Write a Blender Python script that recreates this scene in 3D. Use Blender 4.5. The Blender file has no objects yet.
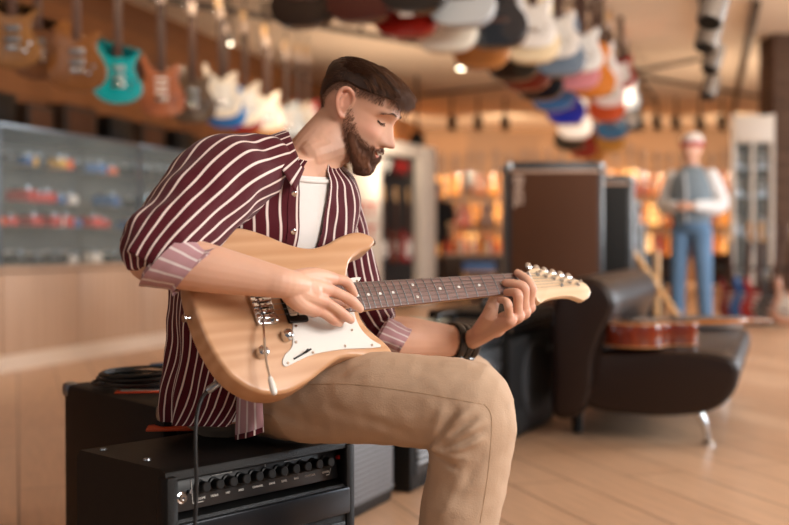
import bpy, bmesh, math, random
import numpy as np
from mathutils import Vector, Matrix, noise
from mathutils.bvhtree import BVHTree
random.seed(7)
S = bpy.context.scene
COL = S.collection
PI = math.pi
ORD = 'first second third fourth fifth sixth seventh eighth ninth tenth eleventh twelfth thirteenth fourteenth fifteenth sixteenth seventeenth eighteenth nineteenth twentieth twenty-first twenty-second twenty-third twenty-fourth'.split()
# ---------------------------------------------------------------- camera, world, lights, exposure
F = 1096.0
CAMH = 0.80
PITCH = math.atan((262.5 - 243.0) / F)
cam_d = bpy.data.cameras.new('camera'); cam = bpy.data.objects.new('camera', cam_d); COL.objects.link(cam)
cam.location = (0, 0, CAMH); cam.rotation_euler = (PI / 2 - PITCH, 0, 0)
cam_d.sensor_width = 36; cam_d.lens = F / 789 * 36
cam_d.clip_start = 0.05; cam_d.clip_end = 100
cam_d.dof.use_dof = True; cam_d.dof.focus_distance = 1.98; cam_d.dof.aperture_fstop = 2.2
S.camera = cam
S.view_settings.view_transform = 'Standard'; S.view_settings.look = 'None'
S.view_settings.exposure = 0.18; S.view_settings.gamma = 1.0
try: S.view_settings.use_curve_mapping = False
except Exception: pass
S.cycles.use_denoising = True
S.cycles.max_bounces = 6; S.cycles.diffuse_bounces = 3; S.cycles.glossy_bounces = 3
S.cycles.transmission_bounces = 6; S.cycles.transparent_max_bounces = 8
S.cycles.sample_clamp_indirect = 4.0
S.cycles.caustics_reflective = False; S.cycles.caustics_refractive = False
W = bpy.data.worlds.new('world'); S.world = W; W.use_nodes = True
W.node_tree.nodes['Background'].inputs[0].default_value = (0.80, 0.82, 0.88, 1)
W.node_tree.nodes['Background'].inputs[1].default_value = 0.16

def area(name, loc, target, size, energy, color, sy=None, spread=None):
    l = bpy.data.lights.new(name, 'AREA'); l.energy = energy; l.color = color
    l.shape = 'RECTANGLE'; l.size = size; l.size_y = sy or size
    if spread: l.spread = spread
    o = bpy.data.objects.new(name, l); COL.objects.link(o); o.location = loc
    o.rotation_euler = (Vector(target) - Vector(loc)).to_track_quat('-Z', 'Y').to_euler()
    return o
# area lights added inside the room for assumed window daylight from the right; two broad fills follow
area('assumed_daylight', (3.0, 0.2, 2.5), (-0.1, 2.1, 0.7), 2.2, 165, (1.0, 0.95, 0.90), 2.0)
area('assumed_daylight_right', (5.9, 5.6, 1.7), (1.2, 5.6, 0.4), 2.6, 230, (0.86, 0.93, 1.0), 2.0)
area('far_fill_light', (7.6, 9.6, 1.9), (2.6, 9.8, 1.0), 2.6, 115, (0.90, 0.95, 1.0), 2.0)  # added fill that brightens the standing man and the guitars by the pillar
area('left_area_light', (-3.2, -1.2, 2.2), (-1.6, 6.0, 0.9), 2.2, 12, (1.0, 0.93, 0.86), 1.6)  # weak broad fill from behind the camera on the left
# assumed warm shop lamps under the ceiling: round bulbs that light walls, ceiling and floor
def bulb(name, loc, energy, color, r=.12):
    l = bpy.data.lights.new(name, 'POINT'); l.energy = energy; l.color = color; l.shadow_soft_size = r
    o = bpy.data.objects.new(name, l); COL.objects.link(o); o.location = loc; return o
def spot(name, loc, target, energy, color, ang=100, r=.06):
    l = bpy.data.lights.new(name, 'SPOT'); l.energy = energy; l.color = color; l.shadow_soft_size = r; l.spot_size = math.radians(ang); l.spot_blend = .8
    o = bpy.data.objects.new(name, l); COL.objects.link(o); o.location = loc
    o.rotation_euler = (Vector(target) - Vector(loc)).to_track_quat('-Z', 'Y').to_euler(); return o
for k in range(6): spot('wall_spot', (-2.2 + k * 2.1, 19.0, 2.7), (-2.2 + k * 2.1, 22.0, 1.2), 420, (1.0, .80, .56), 130)
for k in range(4): spot('aisle_fill', (-1.6 + k * .55, 5.6 + k * 1.9, 2.9), (-2.4 + k * .6, 7.2 + k * 1.9, 1.5), 50, (1.0, .76, .52), 110)  # unseen spots added to light the left wall guitars
# added fills imitating light bounced up at the ceiling, and downlights added over the floor
for x, y, e in ((.2, 12.5, 130), (4.8, 14.0, 150), (4.6, 8.6, 110), (2.4, 6.0, 60), (-.4, 9.0, 75), (-.9, 4.2, 34)): spot('ceiling_bounce_fill', (x, y, 1.25), (x, y + .3, 3.1), e, (1.0, .80, .60), 165, .3)
for x, y, e in ((2.6, 12.0, 110), (3.4, 8.0, 70), (2.2, 4.6, 36)): spot('downlight', (x, y, 3.0), (x, y + .2, 0), e, (1.0, .84, .68), 140, .25)
spot('rack_fill', (1.6, 3.6, 2.2), (.9, 8.2, 2.3), 150, (1.0, .93, .86), 50, .3)  # unseen fill added to brighten the hanging guitars
spot('cabinet_fill', (.9, 4.4, 3.0), (-2.0, 7.6, .45), 130, (1.0, .82, .64), 70, .2)  # extra light put in to lift the dark cabinet fronts

# ---------------------------------------------------------------- pixel -> world helpers (a ray of the camera, at a chosen distance / plane)
CP_ = Vector((0, 0, CAMH)); FW = Vector((0, math.cos(PITCH), -math.sin(PITCH))); UPV = Vector((0, math.sin(PITCH), math.cos(PITCH)))
def ray(px, py): return FW + Vector((1, 0, 0)) * ((px - 394.5) / F) + UPV * ((262.5 - py) / F)
def at(px, py, Z): return CP_ + ray(px, py) * Z
def on_plane(px, py, p, n):
    r = ray(px, py); return CP_ + r * ((p - CP_).dot(n) / r.dot(n))
def on_z(px, py, z): return on_plane(px, py, Vector((0, 0, z)), Vector((0, 0, 1)))

# ---------------------------------------------------------------- materials
def nodes(name):
    m = bpy.data.materials.new(name); m.use_nodes = True
    nt = m.node_tree; return m, nt, nt.nodes['Principled BSDF']
def setin(b, **k):
    for kk, v in k.items():
        kk = {'rough': 'Roughness', 'metal': 'Metallic', 'spec': 'Specular IOR Level', 'sss': 'Subsurface Weight', 'coat': 'Coat Weight',
              'sheen': 'Sheen Weight', 'trans': 'Transmission Weight', 'alpha': 'Alpha', 'coatr': 'Coat Roughness'}[kk]
        b.inputs[kk].default_value = v
def rgb(c): return (c[0], c[1], c[2], 1)
def hx(s):
    s = s.lstrip('#'); v = [int(s[i:i + 2], 16) / 255 for i in (0, 2, 4)]
    return tuple(x / 12.92 if x <= .04045 else ((x + .055) / 1.055) ** 2.4 for x in v)
def plain(name, col, rough=.5, metal=0., bump=0., bscale=200., var=0., vscale=8., **k):
    """a procedural material: noise-varied colour plus optional fine bump"""
    m, nt, b = nodes(name); setin(b, rough=rough, metal=metal, **k)
    c = hx(col) if isinstance(col, str) else col
    tc = nt.nodes.new('ShaderNodeTexCoord')
    n = nt.nodes.new('ShaderNodeTexNoise'); n.inputs['Scale'].default_value = vscale; n.inputs['Detail'].default_value = 4
    nt.links.new(tc.outputs['Object'], n.inputs['Vector'])
    mx = nt.nodes.new('ShaderNodeMix'); mx.data_type = 'RGBA'
    v = max(var, .03)
    mx.inputs[6].default_value = rgb([x * (1 - v) for x in c]); mx.inputs[7].default_value = rgb([min(1, x * (1 + v)) for x in c])
    nt.links.new(n.outputs['Fac'], mx.inputs[0]); nt.links.new(mx.outputs[2], b.inputs['Base Color'])
    if bump:
        n2 = nt.nodes.new('ShaderNodeTexNoise'); n2.inputs['Scale'].default_value = bscale; n2.inputs['Detail'].default_value = 3
        nt.links.new(tc.outputs['Object'], n2.inputs['Vector'])
        bp = nt.nodes.new('ShaderNodeBump'); bp.inputs['Strength'].default_value = bump; bp.inputs['Distance'].default_value = .002
        nt.links.new(n2.outputs['Fac'], bp.inputs['Height']); nt.links.new(bp.outputs[0], b.inputs['Normal'])
    return m
def wood(name, c1, c2, scale=(1, 1, 1), rough=.45, wscale=3., dist=6., coat=0., detail=3., rot=(0, 0, 0), spec=.5):
    """streaky grain: a distorted wave plus stretched noise"""
    m, nt, b = nodes(name); setin(b, rough=rough, coat=coat, coatr=.1, spec=spec)
    tc = nt.nodes.new('ShaderNodeTexCoord'); mp = nt.nodes.new('ShaderNodeMapping')
    mp.inputs['Scale'].default_value = scale; mp.inputs['Rotation'].default_value = rot
    nt.links.new(tc.outputs['Object'], mp.inputs[0])
    w = nt.nodes.new('ShaderNodeTexWave'); w.inputs['Scale'].default_value = wscale; w.inputs['Distortion'].default_value = dist
    w.inputs['Detail'].default_value = detail; w.inputs['Detail Scale'].default_value = 1.2
    nt.links.new(mp.outputs[0], w.inputs['Vector'])
    n = nt.nodes.new('ShaderNodeTexNoise'); n.inputs['Scale'].default_value = 9; n.inputs['Detail'].default_value = 6
    nt.links.new(mp.outputs[0], n.inputs['Vector'])
    ad = nt.nodes.new('ShaderNodeMath'); ad.operation = 'MULTIPLY_ADD'; ad.inputs[1].default_value = .45
    nt.links.new(w.outputs['Fac'], ad.inputs[0])
    m2 = nt.nodes.new('ShaderNodeMath'); m2.operation = 'MULTIPLY'; m2.inputs[1].default_value = .6
    nt.links.new(n.outputs['Fac'], m2.inputs[0]); nt.links.new(m2.outputs[0], ad.inputs[2])
    mx = nt.nodes.new('ShaderNodeMix'); mx.data_type = 'RGBA'
    mx.inputs[6].default_value = rgb(hx(c1)); mx.inputs[7].default_value = rgb(hx(c2))
    nt.links.new(ad.outputs[0], mx.inputs[0]); nt.links.new(mx.outputs[2], b.inputs['Base Color'])
    return m
def planks(name, c1, c2, mortar, bw, rh, ang, rough=.4, vertical=False, gap=.004):
    m, nt, b = nodes(name); setin(b, rough=rough)
    tc = nt.nodes.new('ShaderNodeTexCoord'); mp = nt.nodes.new('ShaderNodeMapping')
    mp.inputs['Rotation'].default_value = ang
    nt.links.new(tc.outputs['Object'], mp.inputs[0])
    br = nt.nodes.new('ShaderNodeTexBrick'); br.inputs['Scale'].default_value = 1
    br.inputs['Brick Width'].default_value = bw; br.inputs['Row Height'].default_value = rh
    br.inputs['Mortar Size'].default_value = gap; br.inputs['Mortar Smooth'].default_value = .3
    br.offset = .37; br.offset_frequency = 2
    br.inputs['Color1'].default_value = rgb(hx(c1)); br.inputs['Color2'].default_value = rgb(hx(c2)); br.inputs['Mortar'].default_value = rgb(hx(mortar))
    nt.links.new(mp.outputs[0], br.inputs['Vector'])
    mp2 = nt.nodes.new('ShaderNodeMapping'); mp2.inputs['Scale'].default_value = (1.2, 14, 1.2)
    nt.links.new(mp.outputs[0], mp2.inputs[0])
    n = nt.nodes.new('ShaderNodeTexNoise'); n.inputs['Scale'].default_value = 3; n.inputs['Detail'].default_value = 7; n.inputs['Roughness'].default_value = .65
    nt.links.new(mp2.outputs[0], n.inputs['Vector'])
    rp = nt.nodes.new('ShaderNodeMapRange'); rp.inputs[1].default_value = .25; rp.inputs[2].default_value = .75; rp.inputs[3].default_value = .80; rp.inputs[4].default_value = 1.12
    nt.links.new(n.outputs['Fac'], rp.inputs[0])
    mu = nt.nodes.new('ShaderNodeVectorMath'); mu.operation = 'SCALE'
    nt.links.new(br.outputs['Color'], mu.inputs[0]); nt.links.new(rp.outputs[0], mu.inputs['Scale'])
    nt.links.new(mu.outputs[0], b.inputs['Base Color'])
    return m
def stripes(name, base, line, freq, width, rough=.8, extra=None):
    """woven cloth with stripes along v of the UV map"""
    m, nt, b = nodes(name); setin(b, rough=rough, sheen=.15, spec=.2)
    uv = nt.nodes.new('ShaderNodeUVMap'); uv.uv_map = 'UVMap'
    sp = nt.nodes.new('ShaderNodeSeparateXYZ'); nt.links.new(uv.outputs[0], sp.inputs[0])
    mul = nt.nodes.new('ShaderNodeMath'); mul.operation = 'MULTIPLY'; mul.inputs[1].default_value = freq; nt.links.new(sp.outputs[0], mul.inputs[0])
    fr = nt.nodes.new('ShaderNodeMath'); fr.operation = 'FRACT'; nt.links.new(mul.outputs[0], fr.inputs[0])
    pp = nt.nodes.new('ShaderNodeMath'); pp.operation = 'SUBTRACT'; pp.inputs[1].default_value = .5; nt.links.new(fr.outputs[0], pp.inputs[0])
    ab = nt.nodes.new('ShaderNodeMath'); ab.operation = 'ABSOLUTE'; nt.links.new(pp.outputs[0], ab.inputs[0])
    mr = nt.nodes.new('ShaderNodeMapRange'); mr.inputs[1].default_value = width / 2 - .03; mr.inputs[2].default_value = width / 2 + .03; mr.inputs[3].default_value = 1; mr.inputs[4].default_value = 0
    nt.links.new(ab.outputs[0], mr.inputs[0])
    mx = nt.nodes.new('ShaderNodeMix'); mx.data_type = 'RGBA'
    mx.inputs[6].default_value = rgb(hx(base)); mx.inputs[7].default_value = rgb(hx(line))
    nt.links.new(mr.outputs[0], mx.inputs[0]); nt.links.new(mx.outputs[2], b.inputs['Base Color'])
    tc = nt.nodes.new('ShaderNodeTexCoord')
    n2 = nt.nodes.new('ShaderNodeTexNoise'); n2.inputs['Scale'].default_value = 45; n2.inputs['Detail'].default_value = 3
    nt.links.new(tc.outputs['Object'], n2.inputs['Vector'])
    bp = nt.nodes.new('ShaderNodeBump'); bp.inputs['Strength'].default_value = .25; bp.inputs['Distance'].default_value = .004
    nt.links.new(n2.outputs['Fac'], bp.inputs['Height']); nt.links.new(bp.outputs[0], b.inputs['Normal'])
    return m
M = {}
M['black'] = plain('black_plastic', '#08090a', .42, spec=.35)
M['tolex'] = plain('black_tolex', '#060606', .48, spec=.32, bump=.6, bscale=420)
M['tolex_brown'] = plain('brown_tolex', '#4f2c12', .85, bump=.5, bscale=300)
M['chrome'] = plain('chrome', '#d9dbdd', .14, 1.)
M['steel'] = plain('brushed_steel', '#9aa0a6', .3, 1.)
M['white'] = plain('white_plastic', '#e9e7e2', .32)
M['whitepaint'] = plain('white_paint', '#ddd6cc', .5)
M['red'] = plain('red_plastic', '#b0201c', .4)
M['orange'] = plain('orange_paper', '#e8552a', .6)
M['ceiling'] = plain('ceiling_plaster', '#dcc6ae', .9, var=.05, vscale=.6)
M['darkmetal'] = plain('dark_metal', '#4a3c30', .5, .4)
M['greymetal'] = plain('grey_metal_can', '#6f655c', .5, .3)
M['leather'] = plain('brown_leather', '#1f0f09', .38, spec=.42, bump=.35, bscale=160, var=.12, vscale=14)
M['rubber'] = plain('cable_rubber', '#0d0e10', .5)
M['glass'] = plain('cabinet_glass', '#e8f4f0', .02); setin(M['glass'].node_tree.nodes['Principled BSDF'], alpha=.07, spec=.5)
M['wallwood'] = planks('wall_boards', '#8a5426', '#6e3f1a', '#2c1608', 2.4, .22, (PI / 2, 0, 0), .6)
M['backwood'] = planks('back_wall_boards', '#7d5228', '#64401d', '#3a2410', 1.4, .5, (PI / 2, 0, 0), .6)
M['brick'] = planks('dark_brick', '#5d4434', '#6b5140', '#3b2a20', .3, .09, (PI / 2, 0, 0), .8, gap=.01)
M['floor'] = planks('floor_planks', '#d0ab8b', '#bf9777', '#775843', 1.25, .22, (0, 0, math.radians(-109)), .33, gap=.0035)
M['counter'] = wood('pale_oak', '#cfb29c', '#b8987f', (1, 1, .12), .45, 4, 4)
M['darkwood'] = wood('dark_shelf_wood', '#3a2414', '#22140a', (1, 1, 3), .6)
# ---------------------------------------------------------------- mesh helpers
class MB:
    def __init__(s): s.v = []; s.f = []; s.uv = {}
    def add(s, vs, fs, uvs=None):
        o = len(s.v); s.v += [Vector(v) for v in vs]
        for i, f in enumerate(fs):
            if uvs: s.uv[len(s.f)] = uvs[i]
            s.f.append([o + k for k in f])
        return s
    def join(s, m, M4=None):
        o = len(s.v); s.v += [(M4 @ v) if M4 else v.copy() for v in m.v]
        for i, f in enumerate(m.f):
            if i in m.uv: s.uv[len(s.f)] = m.uv[i]
            s.f.append([o + k for k in f])
        return s
    def box(s, c, d, r=0., M4=None, seg=2):
        bm = bmesh.new(); bmesh.ops.create_cube(bm, size=1)
        for v in bm.verts: v.co = Vector((v.co.x * d[0], v.co.y * d[1], v.co.z * d[2]))
        if r: bmesh.ops.bevel(bm, geom=bm.edges[:], offset=min(r, min(d) * .49), segments=seg, profile=.5, affect='EDGES')
        bm.verts.index_update()
        T = Matrix.Translation(Vector(c)); T = (M4 @ T) if M4 else T
        s.add([T @ v.co for v in bm.verts], [[v.index for v in f.verts] for f in bm.faces]); bm.free(); return s
    def cyl(s, a, b, r, r2=None, n=16, cap=True):
        return s.tube([a, b], [r, r if r2 is None else r2], n, cap)
    def tube(s, pts, rad, n=10, cap=True, uvscale=None, flat=1., side=None):
        pts = [Vector(p) for p in pts]; m = len(pts)
        if not isinstance(rad, (list, tuple)): rad = [rad] * m
        T = [(pts[min(i + 1, m - 1)] - pts[max(i - 1, 0)]).normalized() for i in range(m)]
        ref = Vector(side) if side else (Vector((0, 0, 1)) if abs(T[0].z) < .9 else Vector((1, 0, 0)))
        u = (ref - T[0] * ref.dot(T[0])).normalized()
        vs = []
        for i in range(m):
            u = (u - T[i] * u.dot(T[i])).normalized(); w = T[i].cross(u)
            for k in range(n):
                t = 2 * PI * k / n
                vs.append(pts[i] + u * (math.cos(t) * rad[i] * flat) + w * (math.sin(t) * rad[i]))
        fs = []; uvs = []
        for i in range(m - 1):
            for k in range(n):
                k2 = (k + 1) % n
                fs.append([i * n + k, i * n + k2, (i + 1) * n + k2, (i + 1) * n + k])
                uvs.append([(k / n, i / m), ((k + 1) / n, i / m), ((k + 1) / n, (i + 1) / m), (k / n, (i + 1) / m)])
        if cap:
            fs.append(list(range(n))[::-1]); uvs.append([(0, 0)] * n)
            fs.append([(m - 1) * n + k for k in range(n)]); uvs.append([(0, 0)] * n)
        s.add(vs, fs, uvs); return s
    def lathe(s, prof, M4=None, n=20):
        """prof: list of (r, z)"""
        vs = []; fs = []
        for r, z in prof:
            for k in range(n):
                t = 2 * PI * k / n; vs.append(Vector((r * math.cos(t), r * math.sin(t), z)))
        for i in range(len(prof) - 1):
            for k in range(n):
                k2 = (k + 1) % n; fs.append([i * n + k, i * n + k2, (i + 1) * n + k2, (i + 1) * n + k])
        fs.append(list(range(n))[::-1]); fs.append([(len(prof) - 1) * n + k for k in range(n)])
        s.add([(M4 @ v) if M4 else v for v in vs], fs); return s
    def ell(s, c, r, M4=None, n=16, m=10):
        vs = []; fs = []
        for i in range(m + 1):
            p = PI * i / m
            rr = max(math.sin(p), 1e-3)
            for k in range(n):
                t = 2 * PI * k / n
                vs.append(Vector((r[0] * rr * math.cos(t), r[1] * rr * math.sin(t), r[2] * math.cos(p))))
        for i in range(m):
            for k in range(n):
                k2 = (k + 1) % n; fs.append([i * n + k, (i + 1) * n + k, (i + 1) * n + k2, i * n + k2])
        T = Matrix.Translation(Vector(c)); T = T @ M4 if M4 else T
        s.add([T @ v for v in vs], fs); return s
    def prism(s, out, y0, y1, r=.0, seg=3, M4=None):
        """closed outline [(x,z)] counter-clockwise, thickness y0..y1, edges rounded by r"""
        n = len(out); P = [Vector((x, 0, z)) for x, z in out]; N = []
        for i in range(n):
            a = P[i - 1]; b = P[(i + 1) % n]; t = (b - a).normalized(); N.append(Vector((t.z, 0, -t.x)))
        rings = []
        if r:
            for k in range(seg + 1):
                a = PI / 2 * k / seg; rings.append((r * (1 - math.sin(a)), y0 + r * (1 - math.cos(a))))
            for k in range(seg + 1):
                a = PI / 2 * k / seg; rings.append((r * (1 - math.cos(a)), y1 - r * (1 - math.sin(a))))
        else: rings = [(0, y0), (0, y1)]
        vs = []; fs = []
        for off, y in rings:
            for i in range(n): p = P[i] - N[i] * off; vs.append(Vector((p.x, y, p.z)))
        for j in range(len(rings) - 1):
            for i in range(n):
                i2 = (i + 1) % n; fs.append([j * n + i, j * n + i2, (j + 1) * n + i2, (j + 1) * n + i])
        fs.append(list(range(n))[::-1]); fs.append([(len(rings) - 1) * n + i for i in range(n)])
        s.add([(M4 @ v) if M4 else v for v in vs], fs); return s
    def grid(s, fn, nu, nv, cu=False, cv=False, uvf=None):
        vs = []; fs = []; uvs = []
        U = nu if cu else nu + 1; V = nv if cv else nv + 1
        for i in range(U):
            for j in range(V): vs.append(Vector(fn(i / nu, j / nv)))
        for i in range(nu):
            for j in range(nv):
                a, b = (i + 1) % U, (j + 1) % V
                fs.append([i * V + j, a * V + j, a * V + b, i * V + b])
                uvs.append([(i / nu, j / nv), ((i + 1) / nu, j / nv), ((i + 1) / nu, (j + 1) / nv), (i / nu, (j + 1) / nv)])
        if uvf: uvs = [[uvf(*q) for q in u] for u in uvs]
        s.add(vs, fs, uvs); return s
    def mesh(s, name):
        me = bpy.data.meshes.new(name); me.from_pydata([tuple(v) for v in s.v], [], s.f)
        if s.uv:
            ul = me.uv_layers.new(name='UVMap')
            for i, p in enumerate(me.polygons):
                q = s.uv.get(i)
                if q:
                    for k, li in enumerate(p.loop_indices): ul.data[li].uv = q[k]
        me.validate(); me.update(); return me
    def build(s, name, mat, parent=None, smooth=35, loc=None, label=None, fixn=True):
        me = s.mesh(name); me.materials.append(mat)
        if fixn:
            bm = bmesh.new(); bm.from_mesh(me); bmesh.ops.recalc_face_normals(bm, faces=bm.faces[:]); bm.to_mesh(me); bm.free()
        if smooth:
            for p in me.polygons: p.use_smooth = True
            if smooth < 180: me.set_sharp_from_angle(angle=math.radians(smooth))
        o = bpy.data.objects.new(name, me); COL.objects.link(o)
        if parent: o.parent = parent
        if loc: o.location = loc
        if label: o['label'] = label
        return o
def thing(name, label, cat, loc=(0, 0, 0), rot=(0, 0, 0), group=None, M4=None):
    o = bpy.data.objects.new(name, None); o.empty_display_size = .1; COL.objects.link(o)
    o.location = loc; o.rotation_euler = rot
    if M4: o.matrix_world = M4
    o['label'] = label; o['category'] = cat
    if group: o['group'] = group
    return o
def tag(o, label, cat, group=None):
    o['label'] = label; o['category'] = cat
    if group: o['group'] = group
    return o
def struct(o): o['kind'] = 'structure'; return o
def copy_tree(o, parent=None):
    c = o.copy(); COL.objects.link(c); c.parent = parent
    for ch in list(o.children): copy_tree(ch, c)
    return c
def smooth_closed(pts, k=6):
    n = len(pts); out = []
    for i in range(n):
        p0, p1, p2, p3 = [Vector(pts[(i + d) % n]) for d in (-1, 0, 1, 2)]
        for j in range(k):
            t = j / k
            out.append(.5 * ((2 * p1) + (p2 - p0) * t + (2 * p0 - 5 * p1 + 4 * p2 - p3) * t * t + (-p0 + 3 * p1 - 3 * p2 + p3) * t ** 3))
    return out
def smooth_open(pts, k=6):
    n = len(pts); out = []
    P = [Vector(p) for p in pts]
    for i in range(n - 1):
        p0 = P[max(i - 1, 0)]; p1 = P[i]; p2 = P[i + 1]; p3 = P[min(i + 2, n - 1)]
        for j in range(k):
            t = j / k
            out.append(.5 * ((2 * p1) + (p2 - p0) * t + (2 * p0 - 5 * p1 + 4 * p2 - p3) * t * t + (-p0 + 3 * p1 - 3 * p2 + p3) * t ** 3))
    out.append(P[-1]); return out
def ccw(pts):
    a = sum(pts[i - 1][0] * pts[i][1] - pts[i][0] * pts[i - 1][1] for i in range(len(pts)))
    return pts if a > 0 else pts[::-1]
def limb(mb, pts, rads, n=16, k=5, flat=1., side=None):
    """a smooth tapering limb with rounded ends through (point, radius) joints"""
    q = smooth_open([tuple(Vector(p)) + (r,) for p, r in zip(pts, rads)], k) if False else None
    P = smooth_open(pts, k); R = [v.x for v in smooth_open([(r, 0, 0) for r in rads], k)]
    d0 = (P[1] - P[0]).normalized(); d1 = (P[-1] - P[-2]).normalized()
    pre = [(P[0] - d0 * R[0] * a, R[0] * b) for a, b in ((.95, .3), (.7, .71), (.35, .93))]
    post = [(P[-1] + d1 * R[-1] * a, R[-1] * b) for a, b in ((.35, .93), (.7, .71), (.95, .3))]
    PP = [p for p, _ in pre] + P + [p for p, _ in post]; RR = [r for _, r in pre] + R + [r for _, r in post]
    mb.tube(PP, RR, n, True, flat=flat, side=side)
def fuse(mb, voxel, smooth=3, factor=.5):
    """one continuous surface out of overlapping closed shapes"""
    me = mb.mesh('fuse_tmp'); bm = bmesh.new(); bm.from_mesh(me); bmesh.ops.recalc_face_normals(bm, faces=bm.faces[:]); bm.to_mesh(me); bm.free()
    o = bpy.data.objects.new('fuse_tmp', me); COL.objects.link(o)
    r = o.modifiers.new('r', 'REMESH'); r.mode = 'VOXEL'; r.voxel_size = voxel
    if smooth:
        sm = o.modifiers.new('s', 'SMOOTH'); sm.iterations = smooth; sm.factor = factor
    dg = bpy.context.evaluated_depsgraph_get(); ev = o.evaluated_get(dg)
    out = bpy.data.meshes.new_from_object(ev)
    bpy.data.objects.remove(o); bpy.data.meshes.remove(me)
    return out
def mobj(name, me, mat, parent=None, loc=None):
    me.name = name; me.materials.clear(); me.materials.append(mat)
    for p in me.polygons: p.use_smooth = True
    o = bpy.data.objects.new(name, me); COL.objects.link(o)
    if parent: o.parent = parent
    return o
def bvh(objs):
    V = []; Fs = []
    for o in objs:
        off = len(V); V += [o.matrix_world @ v.co for v in o.data.vertices]; Fs += [[off + i for i in p.vertices] for p in o.data.polygons]
    return BVHTree.FromPolygons(V, Fs)
def drape(tree, pix, lift=.0008, k=6):
    """points of a seam drawn along a surface, seen from the camera"""
    out = []
    for p in smooth_open([(x, y, 0) for x, y in pix], k):
        h, n, i, d = tree.ray_cast(CP_, ray(p.x, p.y).normalized())
        if h is not None: out.append(h + n * lift * (1 if n.dot(h - CP_) < 0 else -1))
    return out
def text_mesh(txt, size, depth=.001, bold=0.):
    c = bpy.data.curves.new('t', 'FONT'); c.body = txt; c.size = size; c.extrude = depth; c.align_x = 'CENTER'; c.align_y = 'CENTER'; c.offset = bold
    o = bpy.data.objects.new('t', c); COL.objects.link(o)
    dg = bpy.context.evaluated_depsgraph_get(); me = bpy.data.meshes.new_from_object(o.evaluated_get(dg))
    bpy.data.objects.remove(o); bpy.data.curves.remove(c); return me
def text_obj(name, txt, size, mat, M4, parent=None, depth=.001, bold=0.):
    me = text_mesh(txt, size, depth, bold); me.materials.clear(); me.materials.append(mat); me.name = name
    me.transform(M4); o = bpy.data.objects.new(name, me); COL.objects.link(o)
    if parent: o.parent = parent
    return o
def frame(o, x, y, z):
    """matrix with columns x, y, z at origin o"""
    return Matrix((( x[0], y[0], z[0], o[0]), (x[1], y[1], z[1], o[1]), (x[2], y[2], z[2], o[2]), (0, 0, 0, 1)))
def rotz(a): return Matrix.Rotation(a, 4, 'Z')
# ================================================================ THE ROOM
H = 3.12
A1 = math.radians(17.5); R1 = Vector((math.sin(A1), math.cos(A1), 0)); R2 = Vector((math.cos(A1), -math.sin(A1), 0))
fl = MB().box((1.5, 10.5, -.05), (17, 26, .1)).build('floor', M['floor']); struct(fl)
ce = MB().box((1.5, 10.5, H + .05), (17, 26, .1)).build('ceiling', M['ceiling']); struct(ce)
WB = 22.0
bw = MB().box((0, 0, H / 2), (15, .12, H)).build('wall_back', M['backwood'], loc=(2.0, WB + .06, 0)); struct(bw)
wl0 = Vector((-2.62, 10.3, 0)); AWl = math.radians(15.3); RW = Vector((math.sin(AWl), math.cos(AWl), 0)); RV = Vector((math.cos(AWl), -math.sin(AWl), 0))
wl = MB().box((0, 0, H / 2), (20.5, .12, H)).build('wall_left', M['wallwood'], loc=wl0 + RW * 2.2 - RV * .06); wl.rotation_euler = (0, 0, PI / 2 - AWl); struct(wl)
# dark skirting and an assumed window wall far to the right, out of the picture; the daylight area lights stand inside it
fr = MB()
for z in (.25, 2.85): fr.box((8.4, 6, z), (.12, 12, .5))
for y in (0.1, 3, 6, 9, 12): fr.box((8.4, y, 1.55), (.12, .2, 2.3))
struct(fr.build('wall_right', M['whitepaint']))
# boards with a dark ledge below the hanging guitars on the left wall
bd = MB()
Mw = frame(wl0 + RV * .0, RW, -RV, Vector((0, 0, 1)))
bd.box((1.0, -.10, 1.62), (15, .2, .05), .004, Mw); bd.box((1.0, -.03, 1.90), (15, .06, .05), .004, Mw); bd.box((1, -.04, 2.5), (15, .05, .12), .004, Mw)
o = bd.build('trim_1', M['darkwood']); struct(o)
# wooden crates and black speaker boxes kept on the ledge
i = 0
for s_, w_, h_, kind in [(-4.3, .42, .3, 0), (-3.8, .34, .22, 1), (-3.2, .5, .3, 0), (-2.6, .4, .24, 0), (-2.05, .44, .3, 1), (-1.5, .36, .26, 0), (-.9, .5, .32, 0), (-.2, .42, .3, 1), (.4, .46, .3, 0), (1.1, .4, .3, 1)]:
    c = Mw @ Vector((s_, -.11, 1.646))
    t = thing('wooden_crate' if kind == 0 else 'speaker_box', ('brown wooden box' if kind == 0 else 'black box') + ' on the dark ledge under the hanging guitars, ' + ['first', 'second', 'third', 'fourth', 'fifth', 'sixth', 'seventh', 'eighth', 'ninth', 'tenth'][i] + ' from the left', 'box', c, (0, 0, PI / 2 - AWl), 'boxes on the wall ledge')
    b_ = MB().box((0, 0, h_ / 2), (w_, .16, h_), .006).build('case', M['crate'] if kind == 0 and 'crate' in M else (M['darkwood'] if kind == 0 else M['black']), t)
    MB().box((0, -.084, h_ / 2), (w_ * .8, .01, h_ * .7), .003).build('front_panel', M['tolex_brown'] if kind == 0 else M['tolex'], t)
    i += 1

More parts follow.
